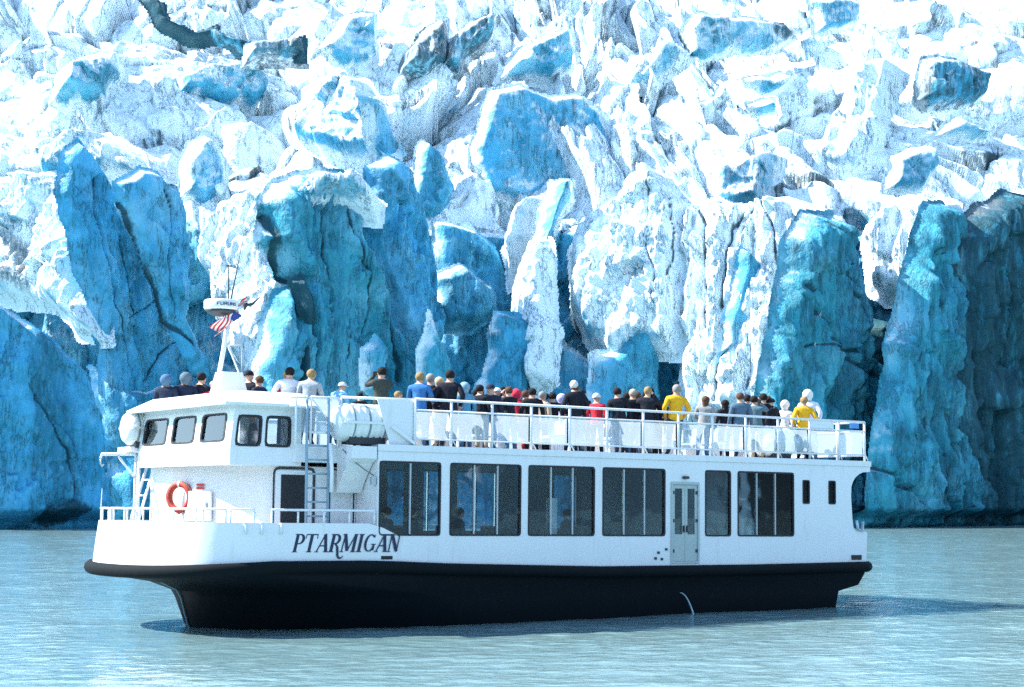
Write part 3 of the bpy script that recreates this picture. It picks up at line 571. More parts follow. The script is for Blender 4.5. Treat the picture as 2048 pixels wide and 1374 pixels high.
def build_hull():
    rows = []
    for z, x0, xs, b, xa, n in ((-0.75, 3.2, 11, 2.5, 20.0, 1.9), (-0.1, 2.78, 9.5, 3.0, 20.1, 1.9), (0.5, 2.60, 8.0, 3.12, 20.14, 2.0), (0.66, 2.52, 7.2, 3.16, 20.84, 2.0), (0.84, 2.10, 5.5, 3.22, 20.92, 2.2), (1.0, 1.25, 3.8, 3.27, 20.97, 2.4), (1.16, 0.92, 3.2, 3.29, 21.0, 2.4)):
        h = outline(x0, xs, b, xa, n); h = [(xa, 0.0)] + h
        zz = (lambda x: z) if z < 1 else (lambda x: z + (float(rub_z(x)) - 1.19) * (1 if z > 1.1 else 0.6))
        rows.append([(x, y, zz(x)) for x, y in h] + [(x, -y, zz(x)) for x, y in h[-2::-1]])
    m = MB(); m.loft(rows, False, True)
    m.build('hull', HULLM, BOAT, True)
    s = MB(); s.tube([(2.02, 0, 0.88), (2.46, 0, 0.68), (2.57, 0, 0.5), (2.75, 0, -0.1), (2.95, 0, -0.4)], 0.02, 8); s.build('stem_bar', LADM, BOAT)
    # rubbing strake round the whole deck edge
    h = outline(0.88, 3.2, HB + 0.05, 20.9, 2.4, 40, 24); h = [p for p in h]
    full = h + [(x, -y) for x, y in h[-2::-1]] + [(21.12, 3.22), (21.2, 3.0), (21.22, 1.5), (21.22, -1.5), (21.2, -3.0), (21.12, -3.22)]
    t = MB(); t.tube([(x, y, float(rub_z(x))) for x, y in full], 0.145, 10, True); t.build('rubbing_strake', RUBBER, BOAT, True)
    # anchor mark and outlet on the hull
    d = MB(); d.box(5.85, 6.16, -3.318, -3.29, 1.42, 1.51, 0.02); d.build('vent', GASKET, BOAT)
    d = MB(); d.box(20.44, 20.82, -3.318, -3.29, 1.33, 1.46, 0.01); d.build('vent', GASKET, BOAT)
build_hull()

def build_bulwark():
    lo = outline(0.92, 3.2, HB + 0.012, 6.28, 2.4, 60, 8); hi = outline(1.06, 3.25, HB + 0.012, 6.28, 2.4, 60, 8)
    def top(x): return float(np.interp(x, [5.72, 5.82, 6.15, 6.28], [2.22, 2.17, 1.98, 1.96]))
    L = lo + [(x, -y) for x, y in lo[-2::-1]]; H = hi + [(x, -y) for x, y in hi[-2::-1]]
    def inn(p, d=0.06):
        q = []
        for i in range(len(p)):
            a = Vector(p[max(i - 1, 0)]); c = Vector(p[min(i + 1, len(p) - 1)]); t = (c - a).normalized(); q.append((p[i][0] - t.y * -d * -1 if False else p[i][0] + t.y * d, p[i][1] - t.x * d))
        return q
    # inward side: make sure it really lies inside
    Hi = inn(H); Li = inn(L)
    if abs(Hi[5][1]) > abs(H[5][1]): Hi = inn(H, -0.06); Li = inn(L, -0.06)
    rows = [[(x, y, float(rub_z(x)) + 0.02) for x, y in Li], [(x, y, float(rub_z(x)) + 0.02) for x, y in L], [(x, y, 0.5 * (top(x) + 1.27)) for (x, y) in [((a[0] + b_[0]) / 2, (a[1] + b_[1]) / 2) for a, b_ in zip(L, H)]], [(x, y, top(x)) for x, y in H], [(x, y, top(x)) for x, y in Hi], [(x, y, float(rub_z(x)) + 0.03) for x, y in Li]]
    m = MB(); m.loft(rows, False, True); o = m.build('bulwark', WHITE, BOAT, True)
    # foredeck
    d = MB(); p = outline(1.0, 3.2, HB - 0.06, 6.3, 2.4, 24, 4); p = p + [(x, -y) for x, y in p[-2::-1]]
    d.prism(p, 'z', 1.36, 1.42); d.build('foredeck', DECKM, BOAT)
    # short ribs down the outside of the bow plating
    for q in ((2.55, 0), (3.35, 0), (2.9, 0.12)):
        x = q[0]; yy = -(HB + 0.03)
        if x < 3.2: yy = -(HB + 0.03) * (1 - ((3.2 - x) / 2.2) ** 2.4) ** (1 / 2.4)
        r = MB(); r.tube([(x, yy, 2.22), (x, yy - 0.01, 1.98)], 0.03, 6); r.build('scupper_pipe', WHITE2, BOAT)
build_bulwark()

def holed_wall(m, axis, c0, c1, u0, u1, z0, z1, holes):
    """plate between c0 and c1 across axis with rectangular openings (u0,u1,z0,z1)"""
    us = sorted({u0, u1} | {h[0] for h in holes} | {h[1] for h in holes}); zs = sorted({z0, z1} | {h[2] for h in holes} | {h[3] for h in holes})
    def solid(i, j):
        if i < 0 or j < 0 or i >= len(us) - 1 or j >= len(zs) - 1: return False
        a, b = (us[i] + us[i + 1]) / 2, (zs[j] + zs[j + 1]) / 2
        return not any(h[0] < a < h[1] and h[2] < b < h[3] for h in holes)
    P = (lambda u, c, z: (u, c, z)) if axis == 'y' else (lambda u, c, z: (c, u, z))
    for i in range(len(us) - 1):
        for j in range(len(zs) - 1):
            if not solid(i, j): continue
            a, b, c, d = us[i], us[i + 1], zs[j], zs[j + 1]
            m.face([P(a, c0, c), P(b, c0, c), P(b, c0, d), P(a, c0, d)]); m.face([P(a, c1, c), P(a, c1, d), P(b, c1, d), P(b, c1, c)])
            if not solid(i - 1, j): m.face([P(a, c0, c), P(a, c0, d), P(a, c1, d), P(a, c1, c)])
            if not solid(i + 1, j): m.face([P(b, c0, c), P(b, c1, c), P(b, c1, d), P(b, c0, d)])
            if not solid(i, j - 1): m.face([P(a, c0, c), P(a, c1, c), P(b, c1, c), P(b, c0, c)])
            if not solid(i, j + 1): m.face([P(a, c0, d), P(b, c0, d), P(b, c1, d), P(a, c1, d)])

def rrect(u0, u1, z0, z1, r, k=4):
    q = []
    for cx, cz, a0 in ((u1 - r, z0 + r, -90), (u1 - r, z1 - r, 0), (u0 + r, z1 - r, 90), (u0 + r, z0 + r, 180)):
        for i in range(k + 1):
            a = math.radians(a0 + 90 * i / k); q.append((cx + r * math.cos(a), cz + r * math.sin(a)))
    return q

def window(F, u0, u1, z0, z1, panes, glass, r=0.06, fw=0.04, mull=True, depth=0.05, frame_mat=None, out_=1):
    """F maps (u, v, z) to boat space, v outwards. One window: frame > panes, mullions"""
    m = MB(); o = rrect(u0 - fw * 0.5, u1 + fw * 0.5, z0 - fw * 0.5, z1 + fw * 0.5, r + fw * 0.5); i = rrect(u0 + fw * 0.5, u1 - fw * 0.5, z0 + fw * 0.5, z1 - fw * 0.5, r)
    rows = [[F(a, 0.012, b) for a, b in o], [F(a, 0.012, b) for a, b in i], [F(a, -depth, b) for a, b in i], [F(a, -depth, b) for a, b in o], [F(a, 0.012, b) for a, b in o]]
    m.loft(rows, True, False); fr = m.build('window', frame_mat or GASKET, BOAT)
    wd = (u1 - u0) / panes
    for k in range(panes):
        a, b = u0 + k * wd + (0.012 if k else 0.0), u0 + (k + 1) * wd - (0.012 if k < panes - 1 else 0.0)
        g = MB(); g.loft([[F(a, -0.03, z0), F(b, -0.03, z0), F(b, -0.03, z1), F(a, -0.03, z1)], [F(a, -0.036, z0), F(b, -0.036, z0), F(b, -0.036, z1), F(a, -0.036, z1)]], True, False)
        g.bm.faces.new([v for v in g.bm.verts][:4]); g.bm.faces.new([v for v in g.bm.verts][4:8]); g.build('pane', glass, fr)
    for k in range(1, panes):
        a = u0 + k * wd; g = MB(); c = [(a - 0.018, 0.006), (a + 0.018, 0.006), (a + 0.018, -0.045), (a - 0.018, -0.045)]
        g.loft([[F(p, v, z0 + 0.01) for p, v in c], [F(p, v, z1 - 0.01) for p, v in c]], True, False); g.build('mullion', ALU, fr)
    return fr

CAB0, CAB1 = 5.75, 20.3
WINS = [(5.70 + 0.09, 7.40, 2), (7.66, 9.63, 3), (9.85, 11.80, 3), (12.05, 14.00, 3), (15.31, 16.16, 1), (16.40, 18.35, 3)]
SMALL = [(18.67, 18.92), (19.61, 19.87)]
def build_cabin():
    hp = [(a, b, 1.96, 3.61) for a, b, _ in WINS] + [(a, b, 2.81, 3.43) for a, b in SMALL] + [(14.18, 15.10, 1.28, 3.30)]
    hs = [(a, b, 1.96, 3.61) for a, b, _ in WINS] + [(a, b, 2.81, 3.43) for a, b in SMALL]
    for sgn, hl in ((-1, hp), (1, hs)):
        m = MB(); holed_wall(m, 'y', sgn * HB, sgn * (HB - 0.09), CAB0, CAB1, 1.12, 3.93, hl); m.build('cabin_side', WHITE, BOAT)
        s = MB(); s.prism([(20.3, 1.12), (21.0, 1.15), (21.05, 2.06), (20.98, 2.09), (20.62, 2.10), (20.53, 2.2), (20.49, 2.46), (20.45, 3.0), (20.46, 3.27), (20.52, 3.42), (20.62, 3.54), (20.76, 3.63), (20.9, 3.68), (21.17, 3.70), (21.19, 3.93), (20.3, 3.93)], 'y', sgn * HB, sgn * (HB - 0.09)); s.build('quarter_panel', WHITE, BOAT)
        for a, b, n in WINS: window(lambda u, v, z, s=sgn: (u, s * (HB + v), z), a + 0.01, b - 0.01, 1.97, 3.60, n, TINTED)
        for a, b in SMALL: window(lambda u, v, z, s=sgn: (u, s * (HB + v), z), a + 0.01, b - 0.01, 2.82, 3.42, 1, TINTED, 0.04, 0.03)
    f = MB(); holed_wall(f, 'x', CAB0, CAB0 + 0.08, -HB + 0.095, HB - 0.095, 1.42, 3.9, [(-1.6, 1.6, 1.9, 3.4)]); f.build('cabin_front', WHITE, BOAT)
    f = MB(); f.box(20.3, 20.4, -HB + 0.095, HB - 0.095, 1.12, 3.9); f.build('cabin_back', WHITE, BOAT)
    f = MB(); f.box(CAB0 + 0.1, 20.28, -HB + 0.1, HB - 0.1, 1.2, 1.27); f.build('cabin_floor', CARPET, BOAT)
    f = MB(); f.box(CAB0 + 0.1, 20.28, -HB + 0.1, HB - 0.1, 3.80, 3.84); f.build('cabin_ceiling', INNER, BOAT)
    # sun deck: roof of the cabin, with the narrower platform behind the wheelhouse
    f = MB(); f.box(CAB0 - 0.02, 21.20, -HB - 0.012, HB + 0.012, 3.935, 3.975, 0.008); f.build('sun_deck', DECKM, BOAT)
    f = MB(); f.box(CAB0 - 0.02, 21.195, -HB - 0.03, -HB - 0.015, 3.84, 3.985, 0.004); f.build('deck_edge_trim', WHITE, BOAT)
    f = MB(); f.box(4.02, CAB0 - 0.03, -2.62, 2.62, 3.56, 3.96, 0.01); f.build('forward_platform', WHITE, BOAT)
    f = MB(); f.box(2.3, 4.4, 2.53, 3.3, 3.85, 3.97, 0.01); f.build('starboard_wing_deck', WHITE, BOAT)
    for x in (2.8, 4.1):
        s = MB(); s.tube([(x, 3.15, 1.45), (x, 3.15, 3.86)], 0.04, 8); s.build('wing_post', WHITE2, BOAT)
    # faired bracket where the cabin widens
    f = MB(); prof = [(-2.625, 3.93), (-2.625, 2.9), (-2.72, 3.08), (-2.9, 3.32), (-3.1, 3.55), (-3.295, 3.66), (-3.295, 3.93)]
    f.prism(prof, 'x', 5.08, CAB0 - 0.035); f.build('fairing', WHITE, BOAT)
    # seats along both sides, and tables
    seat = None
    for k in range(9):
        for y in (-2.4, 2.4):
            x = 6.6 + k * 1.45
            if seat is None:
                b = MB(); b.box(-0.25, 0.25, -0.55, 0.55, 0.30, 0.45, 0.04); b.box(0.20, 0.32, -0.55, 0.55, 0.45, 0.86, 0.04); b.box(-0.08, 0.08, -0.5, 0.5, 0.0, 0.30)
                seat = b.build('bench_seat', SEATM, BOAT); o = seat
            else: o = share(seat, BOAT)
            o.location = (x, y, 1.27)
    for x in (8.7, 11.5, 14.2):
        p = MB(); p.box(x - 0.05, x + 0.05, -0.4, 0.4, 1.27, 3.80); p.build('cabin_partition', INNER, BOAT)
    p = MB(); p.box(16.3, 16.4, -HB + 0.1, HB - 0.1, 1.27, 3.8); p.build('cabin_partition', INNER, BOAT)
    p = MB(); p.box(10.75, 10.95, -2.95, -2.75, 1.9, 2.85, 0.01); p.build('white_board', WHITE2, BOAT)
build_cabin()

def build_side_door():
    m = MB(); y = -HB
    for a, b, c, d in ((14.18, 14.23, 1.28, 3.30), (15.05, 15.10, 1.28, 3.30), (14.23, 15.05, 3.24, 3.30), (14.23, 15.05, 1.28, 1.33)): m.box(a, b, y - 0.03, y + 0.06, c, d)
    fr = m.build('side_door_frame', DOORM, BOAT)
    for a, b in ((14.235, 14.635), (14.645, 15.045)):
        d = MB(); holed_wall(d, 'y', y + 0.0, y + 0.045, a, b, 1.335, 3.235, [(a + 0.08, b - 0.08, 2.0, 3.14)]); dr = d.build('side_door', DOORM, BOAT)
        g = MB(); g.box(a + 0.08, b - 0.08, y + 0.018, y + 0.026, 2.0, 3.14); g.build('pane', TINTED, dr)
        h = MB(); x = b - 0.05 if a < 14.5 else a + 0.05
        h.box(x - 0.015, x + 0.015, y - 0.05, y - 0.001, 2.05, 2.22, 0.005); h.build('handle', DARKM, dr)
        for zz in (1.55, 2.3, 3.0):
            h = MB(); xx = a + 0.03 if a < 14.5 else b - 0.03
            h.box(xx - 0.03, xx + 0.03, y - 0.02, y - 0.001, zz, zz + 0.08, 0.004); h.build('hinge', DARKM, dr)
    l = MB(); l.box(14.55, 14.72, y - 0.09, y - 0.002, 3.38, 3.45, 0.015); l.build('door_lamp', DARKM, BOAT)
    for x, z in ((13.75, 1.52), (13.86, 1.36), (14.0, 1.60), (13.66, 1.38)):
        l = MB(); l.box(x, x + 0.07, y - 0.03, y - 0.002, z, z + 0.06, 0.01); l.build('fender_eye', DARKM, BOAT)
build_side_door()

def build_wheelhouse():
    H0, H1 = 2.50, 2.46                      # half widths at sill and at the roof: walls lean in
    xf0, xf1 = 2.50, 2.62                    # front face at the sill and at the roof
    z0, zs, z1 = 3.47, 3.87, 4.79
    # lower house, recessed under the wheelhouse
    poly = [(2.80, 2.42), (2.84, 1.2), (2.97, 0.0), (3.17, -0.9), (3.42, -1.7), (3.58, -2.1), (3.75, -2.34), (5.74, -2.34), (5.74, 2.42)]
    m = MB(); m.prism(poly, 'z', 1.42, 3.468); m.build('deckhouse', WHITE, BOAT)
    # brow: vertical band round the wheelhouse foot
    b = MB(); b.prism([(xf0, -H0), (xf0, H0), (4.24, H0), (4.24, -H0)], 'z', z0, zs - 0.003); b.build('wheelhouse_brow', WHITE, BOAT)
    def side_y(z): return H0 + (H1 - H0) * (z - zs) / (z1 - zs)
    def front_x(z): return xf0 + (xf1 - xf0) * (z - zs) / (z1 - zs)
    def wall(name, F, u0, u1, holes, th=0.06):
        mm = MB(); us = sorted({u0, u1} | {h[0] for h in holes} | {h[1] for h in holes}); zz = sorted({zs, z1} | {h[2] for h in holes} | {h[3] for h in holes})
        def sol(i, j):
            if i < 0 or j < 0 or i >= len(us) - 1 or j >= len(zz) - 1: return False
            a, c = (us[i] + us[i + 1]) / 2, (zz[j] + zz[j + 1]) / 2
            return not any(h[0] < a < h[1] and h[2] < c < h[3] for h in holes)
        for i in range(len(us) - 1):
            for j in range(len(zz) - 1):
                if not sol(i, j): continue
                a, c, d, e = us[i], us[i + 1], zz[j], zz[j + 1]
                mm.face([F(a, 0, d), F(c, 0, d), F(c, 0, e), F(a, 0, e)]); mm.face([F(a, -th, d), F(a, -th, e), F(c, -th, e), F(c, -th, d)])
                if not sol(i - 1, j): mm.face([F(a, 0, d), F(a, 0, e), F(a, -th, e), F(a, -th, d)])
                if not sol(i + 1, j): mm.face([F(c, 0, d), F(c, -th, d), F(c, -th, e), F(c, 0, e)])
                if not sol(i, j - 1): mm.face([F(a, 0, d), F(a, -th, d), F(c, -th, d), F(c, 0, d)])
                if not sol(i, j + 1): mm.face([F(a, 0, e), F(c, 0, e), F(c, -th, e), F(a, -th, e)])
        return mm.build(name, WHITE, BOAT)
    # front wall: u is a fraction of the half width so that the wall tapers upwards
    FF = lambda u, v, z: (front_x(z) - v, u * side_y(z), z)
    fw = [(-0.97 * 1, -0.56), (-0.40, 0.09), (0.26, 0.78)]
    fw = [(-0.86, -0.37), (-0.22, 0.26), (0.40, 0.92)]
    wall('wheelhouse_front', FF, -0.999, 0.999, [(a, b, 3.99, 4.60) for a, b in fw])
    for a, b in fw: window(FF, a + 0.004, b - 0.004, 3.995, 4.595, 1, CLEAR, 0.07, 0.035)
    sw = [(2.62, 3.22), (3.34, 3.96)]
    for sg in (-1, 1):
        FS = lambda u, v, z, s=sg: (u + (front_x(z) - xf0) * (4.24 - u) / (4.24 - xf0), s * (side_y(z) + v), z)
        wall('wheelhouse_side', FS, xf0 + 0.002, 4.24, [(a, b, 3.89, 4.55) for a, b in sw])
        for a, b in sw: window(FS, a + 0.01, b - 0.01, 3.9, 4.54, 1, CLEAR, 0.09, 0.05)
    bk = MB(); holed_wall(bk, 'x', 4.18, 4.23, -2.38, 2.38, zs, 4.75, [(-1.6, -0.4, 4.0, 4.6), (0.5, 1.7, 4.0, 4.6)]); bk.build('wheelhouse_back', WHITE, BOAT)
    # roof with sloped visor edge
    def ring(x0, x1, y, z): return [(x0, -y, z), (x1, -y, z), (x1, y, z), (x0, y, z)]
    r = MB(); r.loft([ring(2.62, 4.2, 2.4, 4.772), ring(2.28, 4.45, 2.70, 4.762), ring(2.25, 4.47, 2.73, 4.82), ring(2.72, 4.36, 2.22, 5.10), ring(2.82, 4.26, 2.1, 5.115)], True, False)
    vs = list(r.bm.verts); r.bm.faces.new(vs[-4:]); r.build('wheelhouse_roof', WHITE, BOAT)
    # inside: console, seat, and a dark headliner
    c = MB(); c.box(2.72, 3.02, -1.9, 1.9, 3.885, 3.98, 0.03); c.build('helm_console', DARKM, BOAT)
    c = MB(); c.box(2.9, 3.0, -1.0, -0.5, 3.985, 4.22, 0.02); c.build('chart_screen', DARKM, BOAT)
    # white hatch in the deckhouse front and the notice above it
    ang = math.atan2(1.0, 0.25)
    def place(o, x, y, z, rz): o.matrix_parent_inverse = Matrix(); o.matrix_local = Matrix.Translation((x, y, z)) @ Matrix.Rotation(rz, 4, 'Z')
    h = MB(); h.box(-0.07, -0.005, -0.50, 0.50, -0.34, 0.34, 0.02); o = h.build('hatch_door', WHITE2, BOAT); place(o, 2.97, -0.02, 2.57, math.radians(10))
    hh = MB(); hh.box(-0.12, -0.072, -0.40, -0.36, -0.06, 0.10, 0.006); k = hh.build('handle', ALU, o)
    h = MB(); h.box(-0.012, -0.004, -0.15, 0.15, 0.0, 0.06); h.box(-0.012, -0.004, -0.15, 0.15, 0.08, 0.13); o = h.build('red_notice', REDM, BOAT); place(o, 2.96, -0.05, 2.95, math.radians(8)); o['kind'] = 'stuff'
    # lit/unlit doorway on the port side: rounded frame, dark pane
    F = lambda u, v, z: (u, -(2.34 + v), z)
    m = MB(); a = rrect(3.62, 4.68, 1.45, 3.45, 0.14); b2 = rrect(3.67, 4.63, 1.45, 3.40, 0.12)
    m.loft([[F(u, 0.025, z) for u, z in a], [F(u, 0.025, z) for u, z in b2], [F(u, 0.0, z) for u, z in b2]], True, False); m.build('door_surround', DARKM, BOAT)
    m = MB(); m.box(3.69, 4.60, -2.365, -2.342, 1.46, 3.38, 0.008); dr = m.build('deckhouse_door', WHITE2, BOAT)
    m = MB(); m.box(3.82, 4.48, -2.374, -2.368, 1.75, 3.28, 0.002); m.build('pane', GASKET, dr)
    window(F, 5.06, 5.68, 1.75, 3.42, 1, GASKET, 0.05, 0.03, depth=-0.002)
build_wheelhouse()

def build_ladder():
    for k, (xb, xt) in enumerate(((4.12, 4.20), (4.66, 4.74))):
        m = MB(); m.tube([(xb, -3.02, 1.5), (xt, -2.82, 3.9), (xt, -2.80, 4.95), (xt + 0.05, -2.7, 5.02)], 0.032, 8); m.build('ladder_stile', LADM, BOAT)
    for i in range(8):
        z = 1.75 + i * 0.31; t = (z - 1.5) / 2.4
        m = MB(); m.tube([(4.12 + 0.08 * t, -3.02 + 0.2 * t, z), (4.66 + 0.08 * t, -3.02 + 0.2 * t, z)], 0.024, 6); m.build('ladder_rung', LADM, BOAT)
    # starboard boarding ladder and davit forward
    for dy in (0.0, 0.42):
        m = MB(); m.tube([(2.3, 2.62 + dy * 0.2 - 0.25 + dy, 1.5), (3.0, 2.55 + dy, 3.75)], 0.035, 8); m.build('ladder_stile', WHITE2, BOAT)
    for i in range(6):
        t = (i + 0.5) / 6; m = MB(); m.tube([(2.3 + 0.7 * t, 2.37 + 0.18 * t, 1.5 + 2.25 * t), (2.3 + 0.7 * t, 2.87 + 0.1 * t, 1.5 + 2.25 * t)], 0.025, 6); m.build('ladder_rung', WHITE2, BOAT)
    # davit: post, arm, brace, hook
    m = MB(); m.tube([(2.55, 2.75, 1.5), (2.55, 2.75, 3.75)], 0.04, 8); m.build('davit_post', WHITE2, BOAT)
    m = MB(); m.tube([(2.55, 2.75, 3.75), (2.5, 2.77, 3.80), (1.72, 2.85, 3.78), (1.70, 2.85, 3.68)], 0.04, 8); m.build('davit_arm', WHITE2, BOAT)
    m = MB(); m.tube([(2.52, 2.75, 3.25), (2.12, 2.8, 3.74)], 0.03, 8); m.build('davit_brace', WHITE2, BOAT)
    m = MB(); m.tube([(1.70, 2.85, 3.68), (1.70, 2.85, 3.55), (1.74, 2.85, 3.49), (1.78, 2.85, 3.54)], 0.018, 6); m.build('davit_hook', ALU, BOAT)
    # chain from the fairing to a lamp on the cabin front
    m = MB(); m.tube([(5.0, -3.0, 3.86), (5.2, -3.1, 3.62), (5.45, -3.2, 3.42), (5.68, -3.24, 3.28)], 0.014, 6); m.build('chain', ROPE, BOAT)
    m = MB(); m.box(5.62, 5.74, -3.26, -3.14, 3.08, 3.26, 0.02); m.build('deck_lamp', ALU, BOAT)
    m = MB(); m.tube([(4.72, -2.95, 3.98), (4.74, -3.0, 3.4), (4.72, -3.04, 2.9)], 0.045, 8); m.build('drain_pipe', WHITE2, BOAT)
build_ladder()

def rail_line(name, pts, z, r=0.026, m=WHITE2, zf=None):
    q = MB(); q.tube([(p[0], p[1], z if zf is None else zf(p)) for p in pts], r, 8); return q.build(name, m, BOAT)
def build_rails():
    # bow rail sections on the bulwark
    H = outline(1.10, 3.25, HB - 0.02, 5.7, 2.4, 60, 12); full = H + [(x, -y) for x, y in H[-2::-1]]
    acc = [0]
    for a, b in zip(full[:-1], full[1:]): acc.append(acc[-1] + math.dist(a, b))
    def at(s): return (float(np.interp(s, acc, [p[0] for p in full])), float(np.interp(s, acc, [p[1] for p in full])))
    L = acc[-1]; s = [(0.02, 2.55), (2.95, 3.45), (3.55, 4.05), (4.2, 6.6), (6.75, 7.6), (7.75, 9.2), (9.4, 10.9), (11.1, L - 0.1)]
    for a, b in s:
        n = max(2, int((b - a) / 0.12)); pts = [at(a + (b - a) * i / n) for i in range(n + 1)]
        q = MB(); q.tube([(pts[0][0], pts[0][1], 2.44)] + [(p[0], p[1], 2.50) for p in pts] + [(pts[-1][0], pts[-1][1], 2.44)], 0.026, 8); q.build('bow_rail', WHITE2, BOAT)
        k = max(1, round((b - a) / 0.62))
        for i in range(k + 1):
            p = at(a + (b - a) * i / k); q = MB(); q.tube([(p[0], p[1], 2.20), (p[0], p[1], 2.47)], 0.022, 6); q.build('rail_post', WHITE2, BOAT)
    q = MB(); q.tube([(1.2, 1.5, 2.45), (1.22, 1.5, 2.95)], [0.015, 0.004], 6); q.build('bow_staff', WHITE2, BOAT)
    # sun deck railing
    def deck_side(y, x0, x1, posts, panels=True):
        for z, n, r in ((5.04, 'deck_rail', 0.03), (4.79, 'deck_rail', 0.022), (4.14, 'deck_rail', 0.022)):
            rail_line(n, [(x0, y), (x1, y)], z, r)
        for p in posts:
            q = MB(); q.tube([(p, y, 3.97), (p, y, 5.04)], 0.032, 8); q.build('rail_post', WHITE2, BOAT)
            if y < 0 and p > 7:
                q = MB(); q.tube([(p + 0.02, y, 4.18), (p + 0.16, y + 0.02, 3.975)], 0.016, 6); q.build('post_brace', WHITE2, BOAT)
        if panels:
            for a, b in zip(posts[:-1], posts[1:]):
                q = MB(); yy = y + (0.045 if y < 0 else -0.045); q.box(a + 0.05, b - 0.05, yy, yy + 0.005, 4.17, 4.755); q.build('windbreak_panel', SHEET, BOAT)
    posts = [6.72, 7.70, 8.83, 9.95, 11.08, 12.21, 13.34, 14.47, 15.59, 16.72, 17.85, 18.98, 20.05, 21.02]
    deck_side(-HB + 0.05, 6.72, 21.02, posts); deck_side(HB - 0.05, 5.0, 21.02, [5.0] + posts)
    # across the stern
    for z in (5.04, 4.79, 4.14): rail_line('deck_rail', [(21.03, -HB + 0.05), (21.03, HB - 0.05)], z)
    for y in (-2.2, -1.1, 0, 1.1, 2.2):
        q = MB(); q.tube([(21.03, y, 3.97), (21.03, y, 5.04)], 0.03, 8); q.build('rail_post', WHITE2, BOAT)
    ys = [-3.25, -2.2, -1.1, 0, 1.1, 2.2, 3.25]
    for a, b in zip(ys[:-1], ys[1:]):
        q = MB(); q.box(21.045, 21.05, a + 0.05, b - 0.05, 4.17, 4.755); q.build('windbreak_panel', SHEET, BOAT)
    q = MB(); q.box(20.45, 20.78, -HB + 0.02, -HB + 0.03, 4.86, 5.0); q.build('blue_plate', BLUEM, BOAT)
    q = MB(); q.box(19.0, 19.85, -HB + 0.035, -HB + 0.045, 4.82, 5.01); q.build('white_board', WHITE2, BOAT)
    # forward gate and solid white dodger panel
    y = -2.75
    for x in (3.95, 4.32, 5.02, 5.08): 
        q = MB(); q.tube([(x, y, 3.93), (x, y, 5.0)], 0.03, 8); q.build('rail_post', WHITE2, BOAT)
    for a, b, z in ((3.80, 4.32, 4.98), (3.80, 4.32, 4.78), (4.32, 5.02, 5.0), (4.32, 5.02, 4.22), (5.08, 6.72, 5.03), (5.08, 6.2, 4.80)):
        rail_line('gate_rail', [(a, y), (b, y - (0.42 if b > 6 else 0))], z, 0.03)
    q = MB(); q.box(4.36, 4.98, y + 0.01, y + 0.016, 4.25, 4.97); q.build('gate_panel', SHEET, BOAT)
    q = MB(); q.box(3.98, 4.28, y + 0.01, y + 0.016, 4.2, 4.75); q.build('gate_panel', SHEET, BOAT)
    q = MB(); q.tube([(4.36, y - 0.01, 4.95), (4.97, y - 0.01, 4.25)], 0.018, 6); q.build('gate_brace', WHITE2, BOAT)
    q = MB(); q.prism([(5.75, 5.0), (6.70, 5.03), (6.70, 3.98), (6.1, 3.98)], 'y', -HB + 0.09, -HB + 0.11); q.build('dodger_panel', WHITE, BOAT)
    q = MB(); q.prism([(6.15, 4.42), (6.70, 4.06), (6.70, 3.985), (6.1, 4.36)], 'y', -HB + 0.0, -HB + 0.08); q.build('dodger_stay', WHITE2, BOAT)
    # benches down the middle of the sun deck
    bench = None
    for k in range(7):
        for yy in (-0.9, 1.0):
            if bench is None:
                b = MB(); b.box(-0.22, 0.22, -0.7, 0.7, 0.40, 0.46, 0.01); b.box(0.18, 0.24, -0.7, 0.7, 0.5, 0.85, 0.01); b.box(-0.16, 0.2, -0.62, -0.56, 0, 0.40); b.box(-0.16, 0.2, 0.56, 0.62, 0, 0.40); b.box(0.185, 0.235, -0.62, -0.56, 0.46, 0.5); b.box(0.185, 0.235, 0.56, 0.62, 0.46, 0.5)
                bench = b.build('deck_bench', WHITE2, BOAT); o = bench
            else: o = share(bench, BOAT)
            o.location = (8.6 + 1.75 * k, yy, 3.975)
    # stern fairlead
    q = MB(); q.tube([(20.62 + 0.0, -HB - 0.03, 2.38), (20.66, -HB - 0.04, 2.15), (20.82, -HB - 0.04, 2.1), (20.86, -HB - 0.03, 2.36)], 0.035, 8); q.build('fairlead', ALU, BOAT)
build_rails()

